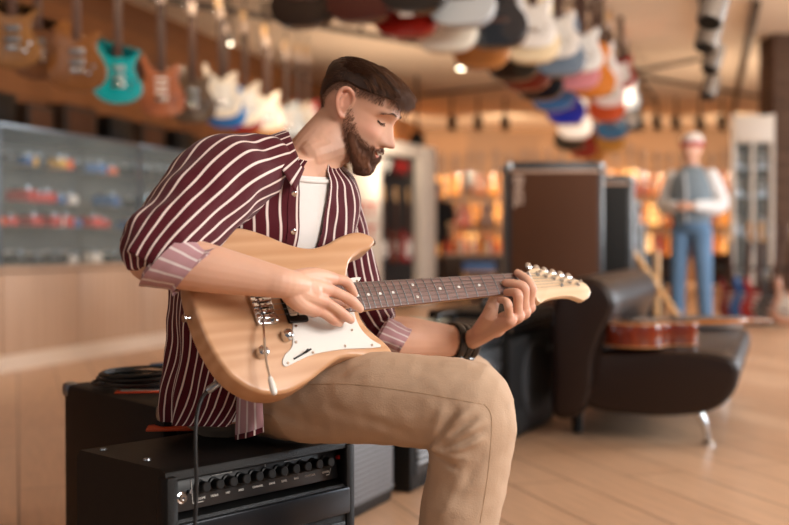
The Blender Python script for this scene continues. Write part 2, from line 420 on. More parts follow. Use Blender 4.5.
# ---------------------------------------------------------------- ceiling rails, pipes and track spots
def rail(name, label, a, b, w, hgt, mat, drop=.0, posts=()):
    A = on_z(a[0], a[1], H - drop); B = on_z(b[0], b[1], H - drop)
    d = (B - A).normalized(); n = Vector((-d.y, d.x, 0)); L = (B - A).length
    m = MB().box((L / 2, 0, -hgt / 2), (L, w, hgt), .004, frame(A, d, n, Vector((0, 0, 1))))
    for p in posts:
        q = A + (B - A) * p; m.cyl(q, q + Vector((0, 0, drop)), .02)
    return tag(m.build(name, mat), label, 'ceiling rail')
rail('ceiling_rail', 'brown ceiling rail running above the seated man towards the hanging guitars', (150, -6), (470, 50), .06, .05, M['darkmetal'], .12, (.3, .6, .9))
rail('ceiling_rail', 'thin ceiling rail crossing left of the track spotlights', (628, 72), (706, 57), .05, .03, M['darkmetal'], .02, ())
rail('ceiling_rail', 'lower thin ceiling rail running right behind the spotlights', (636, 75), (772, 98), .05, .03, M['darkmetal'], .02, ())
rail('ceiling_rail', 'thin ceiling rail across the middle of the ceiling behind the head', (418, 95), (560, 78), .06, .03, M['darkmetal'], .02, ())
rail('ceiling_pipe', 'long dark ceiling pipe running to the back beside the spotlights', (757, 0), (731, 120), .07, .05, M['darkmetal'], .02, ())
rail('spotlight_track', 'dark lighting track carrying the big spotlights at top right', (700, -14), (716, 96), .05, .04, M['darkmetal'], .03, ())
SPK = ['uppermost', 'second from the top', 'third from the top', 'lowest']
for k, (x, y, r) in enumerate([(714, 6, .066), (709, 34, .070), (713, 58, .066), (710, 86, .064)]):
    Zs = 1096 * (H - .28 - CAMH) / max(40, 243 - y)
    c = at(x, y, 5.4 + k * 1.15)
    t = thing('spotlight', 'grey can spotlight on the ceiling track at top right, ' + SPK[k], 'spotlight', c, (0, 0, 0), 'track spotlights at top right')
    c.z = min(c.z, H - .15)
    M4 = Matrix.Rotation(.35, 4, 'Y') @ Matrix.Rotation(-.35, 4, 'X')
    MB().lathe([(.0, -.1), (r * .92, -.1), (r, -.09), (r, .09), (r * .8, .11), (0, .11)], M4, 20).build('lamp_housing', M['greymetal'], t)
    MB().lathe([(0, -.107), (r * .8, -.107), (r * .8, -.101), (0, -.101)], M4, 20).build('lens', M['black'], t)
    MB().cyl((0, 0, .05), (0, 0, H - c.z - .03), .016).build('stem', M['darkmetal'], t)
lampm, nt, b = nodes('lamp_glow'); b.inputs['Emission Color'].default_value = (1, .85, .6, 1); b.inputs['Emission Strength'].default_value = 9
def downlight(px, py, drop, r, label):
    c = on_z(px, py, H - drop)
    t = thing('ceiling_lamp', label, 'lamp', c, (0, 0, 0))
    MB().lathe([(0, 0), (r, 0), (r * 1.1, .02), (r * 1.1, .1), (0, .1)], None, 16).build('lamp_housing', M['greymetal'], t)
    MB().lathe([(0, -.012), (r * .85, -.012), (r * .85, -.001), (0, -.001)], None, 16).build('bulb', lampm, t)
    if drop > .12: MB().cyl((0, 0, .1), (0, 0, drop), .012).build('stem', M['darkmetal'], t)
downlight(461, 68, .35, .05, 'bright round lamp shining below the tan hanging guitar')
downlight(229, 43, .45, .035, 'small bright lamp above the white guitars on the left')
POSL = ['first', 'second', 'third', 'fourth', 'fifth', 'sixth', 'seventh', 'eighth', 'ninth', 'tenth', 'eleventh', 'twelfth']
for k, x in enumerate([452, 478, 505, 640, 657, 676, 700, 722]):
    c = at(x, 126 + (k % 3) * 3, 17.5); c.z = H - .42
    t = thing('small_spotlight', 'small dark spotlight under the ceiling before the back wall, %s from the left' % POSL[k], 'spotlight', c, (0, 0, 0), 'spotlights before the back wall')
    MB().lathe([(0, -.1), (.07, -.1), (.07, .12), (0, .12)], Matrix.Rotation(-.5, 4, 'X'), 12).build('lamp_housing', M['darkmetal'], t)
    MB().cyl((0, 0, .1), (0, 0, .42), .02).build('stem', M['darkmetal'], t)
cb = at(417, 140, 15.2)
t = thing('ceiling_speaker', 'round black speaker hanging above the white display frame', 'speaker', (cb.x, cb.y, 0), (0, 0, 0))
MB().ell((0, 0, cb.z), (.11, .11, .12)).build('shell', M['black'], t); MB().cyl((0, 0, cb.z + .1), (0, 0, H), .02).build('stem', M['darkmetal'], t)

M['plinthm'] = plain('pale_plinth', '#e3d2c2', .5)
M['cabback'] = plain('grey_back_panel', '#6f706c', .7)
# ---------------------------------------------------------------- glass display cabinets along the left wall
A2 = math.radians(18.8); C1 = Vector((math.sin(A2), math.cos(A2), 0)); C2 = Vector((math.cos(A2), -math.sin(A2), 0))
base = on_z(0, 372, 0)
UN = 1.62
gcol = {'red': '#c02a20', 'orange': '#e2622a', 'blue': '#2a5f9c', 'teal': '#1f7d86', 'black': '#16171a', 'white': '#d8d6d2', 'green': '#2f7a4a', 'yellow': '#d9a83a', 'brown': '#6a4228', 'silver': '#9da3a8'}
PM = {k: plain('pedal_' + k, v, .35) for k, v in gcol.items()}
pedal0 = {}; PC = {}
def pedal(col, loc, rz, label, grp, sc):
    if col not in pedal0:
        t = thing('effect_pedal', label, 'effect pedal', loc, (0, 0, rz), grp)
        MB().box((0, 0, .03), (.075, .12, .05), .006).build('case', PM[col], t)
        MB().lathe([(0, 0), (.012, 0), (.012, .018), (0, .018)], Matrix.Translation((0, -.03, .055)), 8).build('foot_switch', M['steel'], t)
        for s_ in (-1, 1): MB().lathe([(0, 0), (.009, 0), (.008, .014), (0, .014)], Matrix.Translation((s_ * .02, .03, .055)), 8).build('knob', M['white'] if col == 'black' else M['black'], t)
        pedal0[col] = t
    else:
        t = copy_tree(pedal0[col]); t.location = loc; t.rotation_euler = (0, 0, rz); t['label'] = label; t['group'] = grp
    t.scale = (sc, sc, sc)
UNAME = ['at the left edge', 'second', 'third, beside the striped sleeve', 'hidden behind the man']
for u in range(-1, 3):
    org = base + C1 * (u * UN) - C2 * 0
    M4 = frame(org, C1, -C2, Vector((0, 0, 1)))     # local x along the row, y into the cabinet, z up
    t = thing('display_cabinet', ['pale oak cabinet with glass showcase cut by the left edge', 'pale oak cabinet with glass showcase full of pedals, left of the man', 'pale oak cabinet with glass showcase next to the striped sleeve', 'pale oak cabinet with glass showcase mostly hidden behind the man'][u + 1], 'display cabinet', (0, 0, 0), (0, 0, 0), 'glass display cabinets', M4=M4)
    MB().box((UN / 2, .28, .33), (UN - .01, .56, .56), .003).build('base_cabinet', M['counter'], t)
    for k in range(2): MB().box((UN * (.25 + .5 * k), -.008, .345), (UN / 2 - .01, .018, .53), .002).build('door_panel', M['counter'], t)
    MB().box((UN / 2, -.03, .05), (UN, .05, .10)).build('plinth', M['plinthm'], t)
    MB().box((UN / 2, .27, .635), (UN, .58, .03), .002).build('countertop', M['counter'], t)
    for n_, z in enumerate((.90, 1.06, 1.3)): MB().box((UN / 2, .28, z), (UN - .03, .5, .008)).build('glass_shelf', M['glass'], t)
    MB().box((UN / 2, .005, 1.09), (UN - .02, .006, .88)).build('glass_door', M['glass'], t)
    MB().box((UN / 2, .28, 1.54), (UN, .56, .02), .002).build('top_panel', M['steel'], t)
    for xx in (.012, UN - .012): MB().box((xx, .01, 1.09), (.02, .02, .9)).build('upright', M['steel'], t)
    MB().box((UN / 2, .55, 1.09), (UN - .01, .02, .9)).build('back_panel', M['cabback'], t)
    if u == 2: continue
    for n_, z in enumerate((.652, .906, 1.066, 1.306)):
        sh = ['on the counter inside the glass', 'on the lower glass shelf', 'on the middle glass shelf', 'on the top glass shelf'][n_]
        x = .12
        while x < UN - .1:
            col = random.choice([['black', 'black', 'silver', 'black', 'white', 'brown'], ['red', 'orange', 'blue', 'red', 'white', 'red'], ['blue', 'teal', 'red', 'white', 'black', 'blue'], ['black', 'brown', 'yellow', 'black', 'blue', 'orange']][n_])
            if random.random() < .9:
                p = M4 @ Vector((x, .12 + random.random() * .1, z))
                nk_ = (col, n_, u); PC[nk_] = PC.get(nk_, 0) + 1
                pedal(col, p, PI / 2 - A2 + random.uniform(-.15, .15), '%s %s effects pedal from the left %s, %s cabinet' % (ORD[PC[nk_] - 1], col, sh, ['leftmost', 'second', 'third'][u + 1]), '%s pedals %s, %s cabinet' % (col, sh, ['leftmost', 'second', 'third'][u + 1]), random.uniform(1.05, 1.5))
            x += random.uniform(.11, .155)

# ---------------------------------------------------------------- white display frame with sign and guitars
gf = at(379, 243, 13.2); gf.z = 0
Ag = math.radians(28); G1 = Vector((math.sin(Ag), math.cos(Ag), 0)); G2 = Vector((math.cos(Ag), -math.sin(Ag), 0))
M4 = frame(gf, G1, -G2, Vector((0, 0, 1)))
t = thing('display_stand', 'tall white display stand with black back board behind the face', 'display stand', M4=M4)
MB().box((0, .06, 1.03), (.16, .12, 2.06), .004).build('post', M['whitepaint'], t)
MB().box((1.36, .06, 1.03), (.44, .12, 2.06), .004).build('post', M['whitepaint'], t)
MB().box((.6, .06, 1.98), (1.05, .12, .16), .004).build('top_beam', M['whitepaint'], t)
MB().box((.6, .14, .95), (1.3, .03, 1.9)).build('back_board', plain('black_board', '#1b1c20', .5), t)
T0 = frame((0, 0, 0), (1, 0, 0), (0, 0, 1), (0, -1, 0))
sg = MB().box((.61, .11, 1.74), (1.02, .02, .30), .002).build('sign_board', M['black'], t)
text_obj('lettering', 'BBB', .22, M['white'], Matrix.Translation((.32, .095, 1.74)) @ T0, sg, bold=.008)
text_obj('lettering', 'BBB', .22, M['red'], Matrix.Translation((.80, .095, 1.74)) @ T0, sg, bold=.012)
STANDM = M4
gp = at(369, 243, 12.8); gp.z = 0
M4 = frame(gp, Vector((1, 0.05, 0)), Vector((-.05, 1, 0)), Vector((0, 0, 1)))
t = thing('poster_panel', 'tall white panel with red capital letters behind the left shoulder', 'panel', M4=M4)
MB().box((-.05, .03, .98), (.33, .05, 1.96), .003).build('board', M['whitepaint'], t)
redl = plain('red_lettering', '#c8402c', .6)
text_obj('lettering', 'ET', .22, redl, Matrix.Translation((-.02, 0, 1.18)) @ T0, t, bold=.004)
text_obj('lettering', 'IT', .22, redl, Matrix.Translation((.0, 0, .92)) @ T0, t, bold=.004)
# ================================================================ GUITARS (builders)
def mirror(pts): return pts + [(-x, z) for x, z in pts[::-1]]
ACO = smooth_closed([(x, z, 0) for x, z in [(0, 0), (.10, .008), (.17, .05), (.20, .12), (.185, .19), (.145, .245), (.12, .29), (.128, .345), (.145, .39), (.135, .445), (.09, .483), (.03, .494)] + [(-.03, .494), (-.09, .483), (-.135, .445), (-.145, .39), (-.128, .345), (-.12, .29), (-.145, .245), (-.185, .19), (-.20, .12), (-.17, .05), (-.10, .008)]], 4)
ACO = ccw([(v.x, v.y) for v in ACO])
# double-cutaway electric, (t along neck from bridge, w towards bass side)
ST = [(-.125, .0), (-.119, .06), (-.092, .115), (-.045, .150), (.008, .158), (.055, .143), (.098, .121), (.140, .110), (.180, .116), (.222, .132), (.262, .140), (.290, .131), (.296, .117), (.280, .103), (.250, .094), (.222, .078), (.206, .056), (.198, .034),
      (.196, -.030), (.197, -.045), (.206, -.066), (.226, -.090), (.236, -.112), (.222, -.125), (.195, -.123), (.158, -.113), (.120, -.112), (.080, -.128), (.035, -.148), (-.012, -.160), (-.060, -.152), (-.100, -.118), (-.120, -.062)]
STR = ccw([(v.x, v.y) for v in smooth_closed([(-w, t + .125, 0) for t, w in ST], 5)])
POINTY = ccw([(v.x, v.y) for v in smooth_closed([(0, 0, 0), (.07, .01, 0), (.135, .05, 0), (.15, .11, 0), (.12, .17, 0), (.098, .22, 0), (.11, .28, 0), (.145, .34, 0), (.12, .335, 0), (.07, .30, 0), (.035, .30, 0), (-.035, .30, 0), (-.065, .315, 0), (-.10, .37, 0), (-.155, .43, 0), (-.14, .36, 0), (-.125, .29, 0), (-.11, .23, 0), (-.13, .17, 0), (-.16, .11, 0), (-.14, .05, 0), (-.075, .01, 0)], 4)])
SINGLE = ccw([(v.x, v.y) for v in smooth_closed([(0, 0, 0), (.08, .006, 0), (.15, .05, 0), (.168, .12, 0), (.14, .19, 0), (.112, .24, 0), (.115, .29, 0), (.135, .325, 0), (.12, .345, 0), (.085, .325, 0), (.05, .31, 0), (.03, .33, 0), (-.03, .39, 0), (-.08, .40, 0), (-.125, .37, 0), (-.13, .31, 0), (-.115, .25, 0), (-.14, .19, 0), (-.17, .12, 0), (-.152, .05, 0), (-.08, .006, 0)], 4)])
HEAD_S = ccw([(v.x, v.y) for v in smooth_closed([(-.021, 0, 0), (-.023, .02, 0), (-.030, .05, 0), (-.040, .10, 0), (-.046, .15, 0), (-.03, .185, 0), (.0, .183, 0), (.012, .16, 0), (.008, .13, 0), (.018, .07, 0), (.036, .035, 0), (.021, .0, 0)], 3)])
HEAD_3 = ccw([(-.021, 0), (-.038, .04), (-.034, .15), (-.02, .165), (.02, .165), (.034, .15), (.038, .04), (.021, 0)])
M['fret_dark'] = wood('rosewood', '#3a2620', '#54382c', (3, 3, .6), .5)
M['maple'] = wood('maple_neck', '#d8b180', '#c79a62', (3, 3, .5), .3)
M['tagpaper'] = plain('paper_tag', '#cdb9ad', .8)
M['hole'] = plain('sound_hole_black', '#0b0806', .9)
GM = {}
def gmat(c, rough=.18):
    if c not in GM: GM[c] = plain('guitar_finish_' + c.strip('#'), c, rough, coat=.5)
    return GM[c]
def guitar_meshes(kind, body_c, neck='maple', guard=None, extras=True, wood_top=None):
    """list of (part name, mesh, sub-parts); local frame: butt at the origin, neck up +z, face towards -y"""
    P = []
    bm_ = wood_top or gmat(body_c)
    if kind == 'acoustic':
        P.append(('body', MB().prism(ACO, -.05, .05, .006), bm_))
        if extras:
            P.append(('sound_hole', MB().lathe([(0, 0), (.05, 0), (.05, .002), (0, .002)], frame((0, -.0505, .33), (1, 0, 0), (0, 0, 1), (0, -1, 0)), 18), M['hole']))
            P.append(('bridge', MB().box((0, -.054, .165), (.16, .012, .028), .004), M['fret_dark']))
        ntop, nlen = .40, .45
        P.append(('neck', MB().box((0, -.047, .67), (.05, .03, .37), .01), M[neck]))
        P.append(('fretboard', MB().box((0, -.063, .625), (.052, .008, .45), .002), M['fret_dark']))
        hd = MB().prism(HEAD_3, -.062, -.046, .003, 2, Matrix.Translation((0, 0, .85)))
        P.append(('headstock', hd, M['fret_dark']))
        tz = [(.85 + .035 + .045 * k) for k in range(3)]
        tun = [(s * .046, -.05, z) for z in tz for s in (-1, 1)]
    else:
        out = {'strat': STR, 'pointy': POINTY, 'single': SINGLE}[kind]
        P.append(('body', MB().prism(out, -.021, .021, .006), bm_))
        if guard:
            gd = ccw([(x * .62 + .012, .17 + (z - .17) * .62) for x, z in out])
            P.append(('pickguard', MB().prism(gd, -.0235, -.0212, .001, 1), guard))
        if extras:
            for z in (.165, .225) if kind != 'strat' else (.165, .21, .255): P.append(('pickup', MB().box((0, -.025, z), (.085, .012, .034 if kind != 'strat' else .018), .004), M['steel'] if kind != 'strat' else M['white']))
            P.append(('bridge', MB().box((0, -.026, .118), (.08, .014, .03), .004), M['chrome']))
            for q in ((.07, .10), (.095, .14)): P.append(('knob', MB().lathe([(0, 0), (.011, 0), (.009, .014), (0, .014)], frame((q[0], -.021, q[1]), (1, 0, 0), (0, 0, 1), (0, -1, 0)), 10), M['chrome']))
        P.append(('neck', MB().box((0, -.012, .53), (.05, .026, .46), .01), M[neck]))
        P.append(('fretboard', MB().box((0, -.026, .53), (.052, .008, .47), .002), M['fret_dark']))
        P.append(('headstock', MB().prism(HEAD_S, -.026, -.012, .003, 2, Matrix.Translation((0, 0, .765))), M['maple'] if kind == 'strat' else M['fret_dark']))
        tun = [(-.048 - .003 * k, -.02, .79 + .024 * k) for k in range(6)]
    if extras:
        for q in tun: P.append(('tuner', MB().ell(q, (.011, .006, .008), None, 8, 5), M['chrome']))
    return P
PROTO = {}
def guitar(kind, col, loc, face, label, group=None, cat='guitar', name='electric_guitar', guard=None, extras=True, ptag=False, sc=1., wood_top=None, lean=0., roll=0., neck='maple'):
    key = (kind, col, guard.name if guard else None, extras, ptag, neck)
    ang = math.atan2(face[1], face[0]) + PI / 2      # local -y -> face
    M4 = Matrix.Translation(Vector(loc)) @ rotz(ang) @ Matrix.Rotation(lean, 4, 'X') @ Matrix.Rotation(roll, 4, 'Y') @ Matrix.Scale(sc, 4)
    if key in PROTO:
        t = copy_tree(PROTO[key]); t.name = name; t.matrix_world = M4
    else:
        t = thing(name, label, cat, M4=M4)
        for nm, mb, mt in guitar_meshes(kind, col, neck, guard, extras, wood_top): mb.build(nm, mt, t)
        if ptag: MB().box((.0, -.05, .80), (.05, .003, .08), .001).build('price_tag', M['tagpaper'], t)
        PROTO[key] = t
    t['label'] = label; t['category'] = cat
    if group: t['group'] = group
    elif 'group' in t.keys(): del t['group']
    return t
def hook(loc, top, name, label, grp):
    m = MB().tube([Vector(loc), Vector((loc[0], loc[1], top))], .006, 6)
    return tag(m.build(name, M['darkmetal']), label, 'hanger', grp)

# ---------------------------------------------------------------- guitars on the left wall rail
natw = wood('zebra_wood', '#9c7040', '#4a2a14', (14, 14, 1.2), .25, 3, 3)
brw = wood('dark_ash', '#85583a', '#3f2616', (10, 10, 1.), .3, 3, 3)
sbw = wood('brown_burst_top', '#8f5d30', '#43250f', (8, 8, 1.), .2, 3, 3)
LW = [  # px, bottom py, px per metre, kind, colour, wood, guard, label
    (14, 69, 178, 'pointy', '#8a6236', natw, None, 'light zebra-grain electric guitar hanging at the top left corner'),
    (39, 80, 168, 'pointy', '#4c3122', brw, None, 'dark brown electric guitar hanging second from the left corner'),
    (78, 91, 172, 'single', '#8d5b30', sbw, None, 'brown burst electric guitar with black edge hanging left of the teal one'),
    (119, 104, 156, 'pointy', '#129aa2', None, None, 'glossy teal electric guitar with pointed horns hanging on the wall'),
    (162, 117, 146, 'strat', '#a4603f', None, None, 'reddish brown electric guitar hanging right of the teal one'),
    (193, 123, 140, 'single', '#5e4b3a', None, None, 'grey brown electric guitar hanging between the reddish one and the white ones'),
    (221, 118, 128, 'strat', '#e9dfce', None, M['white'], 'first white electric guitar on the left wall, beside the grey brown one'),
    (226, 128, 122, 'single', '#2a6fb4', None, None, 'bright blue electric guitar hanging behind the first white one'),
    (245, 124, 118, 'strat', '#e6dac6', None, M['white'], 'second white electric guitar on the left wall'),
    (245, 133, 112, 'strat', '#8f1e1c', None, M['white'], 'dark red electric guitar hanging behind the second white one'),
    (266, 131, 110, 'strat', '#efe2cb', None, M['white'], 'third white electric guitar on the left wall, cream coloured'),
    (268, 138, 104, 'single', '#d08b43', None, None, 'honey coloured electric guitar hanging behind the cream one'),
    (286, 137, 100, 'strat', '#cfdbe0', None, M['white'], 'pale blue electric guitar hanging left of the neck of the seated man'),
    (298, 136, 96, 'strat', '#e7d8bf', None, M['white'], 'fourth white electric guitar on the left wall, next to the pale blue one'),
    (307, 132, 90, 'strat', '#b3262a', None, M['white'], 'red electric guitar hanging just behind the head'),
]
for px, py, s_, kind, col, wd, gd, lb in LW:
    p = at(px, py, F / s_)
    guitar(kind, col, p, (.12, -.99), lb, 'guitars hanging on the left wall', guard=gd, ptag=px > 100, wood_top=wd, lean=.04, neck='fret_dark' if px < 80 else 'maple')
    hook((p.x, p.y, p.z + .93), H, 'guitar_hanger', 'thin dark hanger from the ceiling holding ' + 'the ' + lb.split(' electric')[0].split(' on the')[0] + ' guitar on the left', 'hangers over the left wall guitars')

# ---------------------------------------------------------------- guitars hanging from the ceiling rack
def hk(p, lb):
    q = Vector((-.22, -.97)).normalized(); hook((p.x - q.x * .10, p.y - q.y * .10, p.z + .90), H, 'guitar_hanger', 'dark hanger rod above the ' + ' '.join(lb.split()[:11]), 'hangers over the rack guitars')
RA = [  # lower left row: acoustics
    (303, 7, 168, '#1d1210', 'black acoustic guitar cut by the top edge above the head'),
    (360, 22, 172, '#3a0f0c', 'dark mahogany acoustic guitar hanging above the head'),
    (406, 38, 166, '#8f1f14', 'bright red acoustic guitar with white tag hanging above the head'),
    (446, 56, 158, '#e8dfce', 'cream white acoustic guitar hanging right of the red one'),
    (481, 71, 144, '#b8763f', 'tan acoustic guitar hanging above the bright lamp'),
    (513, 81, 134, '#191614', 'black acoustic guitar hanging right of the tan one'),
    (526, 91, 126, '#6b2415', 'red brown acoustic guitar in the middle of the hanging row'),
    (540, 101, 118, '#151519', 'black acoustic guitar right of the red brown one'),
    (553, 111, 108, '#3d6ea5', 'steel blue acoustic guitar in the hanging row'),
    (566, 127, 98, '#2433b4', 'deep blue acoustic guitar in the hanging row'),
    (575, 143, 86, '#efe9e2', 'white acoustic guitar near the end of the hanging row'),
    (569, 157, 76, '#2c2622', 'dark acoustic guitar near the end of the hanging row'),
    (583, 163, 70, '#9b2b20', 'small red acoustic guitar at the far end of the hanging row'),
    (593, 162, 66, '#c8863c', 'golden acoustic guitar at the far end of the hanging row'),
]
for k, (px, py, s_, col, lb) in enumerate(RA):
    p = at(px, py, F / s_); p.z = max(2.01, min(p.z, 2.08))
    guitar('acoustic', col, p, (-.22, -.97), lb, 'acoustic guitars hanging from the ceiling rack', name='acoustic_guitar', lean=-.12)
    hk(p, lb)
RB = [
    (414, 6, 174, '#101012', 'black acoustic guitar above the red one at the top edge'),
    (462, 27, 170, '#a9adb0', 'silver grey acoustic guitar hanging at the top edge'),
    (497, 48, 156, '#20252c', 'glossy black acoustic guitar hanging below the silver strings'),
    (532, 63, 140, '#e8d3ae', 'pale cream acoustic guitar hanging amid the rack'),
    (560, 76, 128, '#6d7f92', 'grey blue glossy acoustic guitar hanging amid the rack'),
    (577, 88, 116, '#d98a92', 'pink acoustic guitar hanging amid the rack'),
    (593, 97, 112, '#d9822c', 'amber orange acoustic guitar hanging amid the rack'),
    (607, 120, 92, '#c94f22', 'orange red burst acoustic guitar low in the rack'),
    (612, 139, 80, '#2f74a8', 'blue acoustic guitar below the orange red one'),
    (611, 152, 70, '#c48a3a', 'honey acoustic guitar lowest on the right of the rack'),
]
for px, py, s_, col, lb in RB:
    p = at(px, py, F / s_); p.z = min(p.z, 2.12)
    guitar('acoustic', col, p, (-.22, -.97), lb, 'acoustic guitars hanging from the ceiling rack', name='acoustic_guitar', lean=-.12)
    hk(p, lb)
RC = [
    (505, 40, 150, '#dfe0e2', 'silver white electric guitar hanging leftmost in the upper rack'),
    (533, 48, 142, '#f0ede8', 'white electric guitar second in the upper rack'),
    (558, 58, 132, '#e9e6e2', 'white electric guitar third in the upper rack'),
    (583, 72, 124, '#f3f0ec', 'white electric guitar fourth in the upper rack'),
    (600, 82, 112, '#f0f0f0', 'white electric guitar fifth in the upper rack'),
    (609, 107, 102, '#f2dcd8', 'pinkish white electric guitar sixth in the upper rack'),
    (620, 90, 98, '#a32320', 'red electric guitar at the right end of the upper rack'),
    (626, 112, 88, '#7f868b', 'silver electric guitar at the right end of the rack'),
    (629, 132, 80, '#3c4a55', 'slate electric guitar at the far right of the rack'),
]
for px, py, s_, col, lb in RC:
    p = at(px, py, F / s_)
    guitar('strat', col, p, (-.3, -.95), lb, 'electric guitars hanging from the ceiling rack', guard=M['white'], ptag=True, lean=-.1)
    hk(p, lb)
q0 = at(345, -20, 6.1); q1 = at(612, 100, 17.2)
rk = MB()
for dx in (0, .35, .7):
    a = Vector((q0.x + dx, q0.y, 3.02)); b_ = Vector((q1.x + dx, q1.y, 3.02)); rk.tube([a, b_], .022, 8)
for k in range(12):
    f_ = k / 11; a = Vector((q0.x + (q1.x - q0.x) * f_, q0.y + (q1.y - q0.y) * f_, 3.02)); rk.tube([a, a + Vector((.7, 0, 0))], .015, 6); rk.tube([a, (a.x, a.y, H)], .012, 6)
tag(rk.build('hanging_rack', M['darkmetal']), 'dark metal ceiling rack carrying the hanging guitars', 'rack')
MB().box((0, 0, 0), (.075, .004, .05), .001).build('price_tag', M['tagpaper'], None, loc=at(406, 12, 6.3))
tag(bpy.data.objects['price_tag'] if False else COL.objects[-1], 'white price tag hanging before the bright red acoustic guitar', 'tag')

# ---------------------------------------------------------------- back wall full of guitars
BC = ['#dc9c58', '#b06a30', '#e6b577', '#8a4a22', '#cf8a46', '#edc894', '#7a2f18', '#c07c36', '#3a2015']
n_ = 0
for row, (zb, sc, x0, x1, st) in enumerate([(1.78, .92, 442, 742, 13.5), (1.17, .92, 447, 742, 14.0), (.56, .92, 444, 742, 14.5)]):
    if not sc: continue
    x = x0
    while x < x1:
        xx = x + random.uniform(-2, 2); p = at(xx, 200, WB - .25); p.y = WB - .052; p.z = zb + random.uniform(-.05, .05)
        col = BC[n_ % len(BC)] if row else BC[(n_ * 4) % len(BC)]
        nm = {'#dc9c58': 'honey', '#b06a30': 'brown', '#e6b577': 'pale amber', '#8a4a22': 'chestnut', '#cf8a46': 'amber', '#edc894': 'blond', '#7a2f18': 'mahogany', '#c07c36': 'golden brown', '#3a2015': 'dark brown'}[col]
        rw = ['upper', 'middle', 'lower'][row]
        guitar('acoustic', col, p, (0, -1), '%s acoustic guitar, %s from the left in the %s row on the back wall' % (nm, ORD[int((x - x0) / st + .5)], rw), '%s acoustics in the %s back wall row' % (nm, rw), name='acoustic_guitar', extras=True, sc=sc * random.uniform(.85, 1.0), lean=0)
        x += st; n_ += 1

for k, (x, col, gd, lb) in enumerate([(.22, '#1c1c20', M['white'], 'black and white electric guitar hanging in the white display stand'), (.55, '#6e3320', None, 'brown electric guitar in the middle of the white display stand'), (.88, '#a0282a', M['white'], 'red electric guitar hanging at the right of the white display stand')]):
    p = STANDM @ Vector((x, .075, .55)); guitar('strat', col, p, (G2.x, G2.y), lb, 'guitars in the display stand', guard=gd, neck='fret_dark')
# ================================================================ BACKGROUND FURNITURE
# counter with bottles / boxes in the middle distance
c0 = at(478, 243, 15.5)
t = thing('shop_counter', 'dark brown shop counter far behind the guitar neck', 'counter', (c0.x + .0, c0.y, 0))
MB().box((0, 0, .31), (1.0, .5, .62), .01).build('base_cabinet', M['darkwood'], t)
MB().box((0, 0, .64), (1.05, .55, .04), .005).build('countertop', M['counter'], t)
cols = ['orange', 'red', 'brown', 'white', 'orange', 'blue', 'red', 'yellow', 'white', 'red', 'orange', 'blue', 'red']
for k, cl in enumerate(cols):
    t = thing('bottle', '%s bottle, %s from the left on the far counter behind the guitar neck' % (cl, ORD[k]), 'bottle', (c0.x - .46 + k * .075, c0.y - .12, .66), (0, 0, 0), '%s bottles on the far counter' % cl)
    MB().lathe([(0, 0), (.028, 0), (.03, .02), (.03, .12), (.012, .16), (.012, .19), (0, .19)], None, 10).build('bottle_body', PM[cl], t)
    MB().lathe([(0, .19), (.014, .19), (.014, .215), (0, .215)], None, 10).build('cap', PM['black'], t)
blc = MB().box((0, 0, .06), (.42, .3, .12), .01).build('storage_box', PM['blue'], loc=(c0.x - .05, c0.y - .75, .42))
tag(blc, 'flat blue box on the wooden stool behind the guitar neck', 'box')
t = thing('wooden_stool', 'pale wooden stool carrying the blue box behind the neck', 'stool', (c0.x - .05, c0.y - .75, 0))
MB().box((0, 0, .405), (.46, .34, .03), .005).build('seat', M['maple'], t)
for sx in (-.19, .19):
    for sy in (-.13, .13): MB().cyl((sx, sy, 0), (sx, sy, .395), .018).build('leg', M['maple'], t)
# big speaker cabinets right of the neck
bc = at(556, 243, 6.4); ang = math.radians(-2)
cw, ch, cdp = .56, .88, .42
ct = .80 + (243 - 165) / F * 6.4
M['case_side'] = plain('black_case_sheen_tint', '#2b3036', .33, bump=.3, bscale=200)  # black covering tinted grey-blue to paint in daylight reflected on the sides
def bigcab(cx, cy, w, d, h, rz, label, logo=False, hard=True):
    t = thing('speaker_cabinet', label, 'speaker', (cx, cy, 0), (0, 0, rz))
    sh = MB().box((0, 0, h / 2 + .04), (w, d, h - .04), .012).build('shell', M['case_side'], t)
    MB().box((0, -d / 2 + .004, h / 2 + .02), (w - .05, .02, h - .13), .004).build('grille_cloth', M['tolex_brown'] if logo else M['tolex'], t)
    MB().box((0, -d / 2 - .004, h - .037), (w - .04, .012, .018), .002).build('front_trim', M['alu'] if 'alu' in M else M['steel'], t)
    if hard:
        for sx in (-1, 1):
            for zz in (.05, h - .0):
                for sy in (-1, 1): MB().box((sx * (w / 2 - .012), sy * (d / 2 - .012), zz - .01), (.05, .05, .05), .012).build('corner_cap', M['steel'], t)
        for sy in (-1, 1): MB().box((w / 2 - .002, sy * (d / 2 - .01), h / 2 + .03), (.012, .03, h - .1), .003).build('edge_rail', M['steel'], t)
        MB().box((w / 2 + .004, 0, h * .62), (.012, .14, .20), .01).build('handle_plate', M['steel'], t)
        MB().box((w / 2 + .004, 0, h * .3), (.012, .10, .12), .01).build('connector_plate', M['steel'], t)
    for sx in (-1, 1):
        for sy in (-1, 1): MB().lathe([(0, 0), (.03, 0), (.03, .03), (0, .03)], Matrix.Translation((sx * (w / 2 - .06), sy * (d / 2 - .06), 0)), 10).build('caster', M['rubber'], t)
    return t, sh
M['alu'] = plain('pale_trim', '#b89a86', .5)
t, sh = bigcab(bc.x, bc.y + cdp / 2, cw, cdp, ct, ang, 'tall brown speaker cabinet with pale letters standing behind the headstock', True)
text_obj('lettering', 'ENGL', .075, plain('pale_lettering', '#b79f8f', .6), Matrix.Translation((-.215, -cdp / 2 - .008, ct - .155)) @ frame((0, 0, 0), (0, 0, -1), (1, 0, 0), (0, -1, 0)) , t, bold=.003)
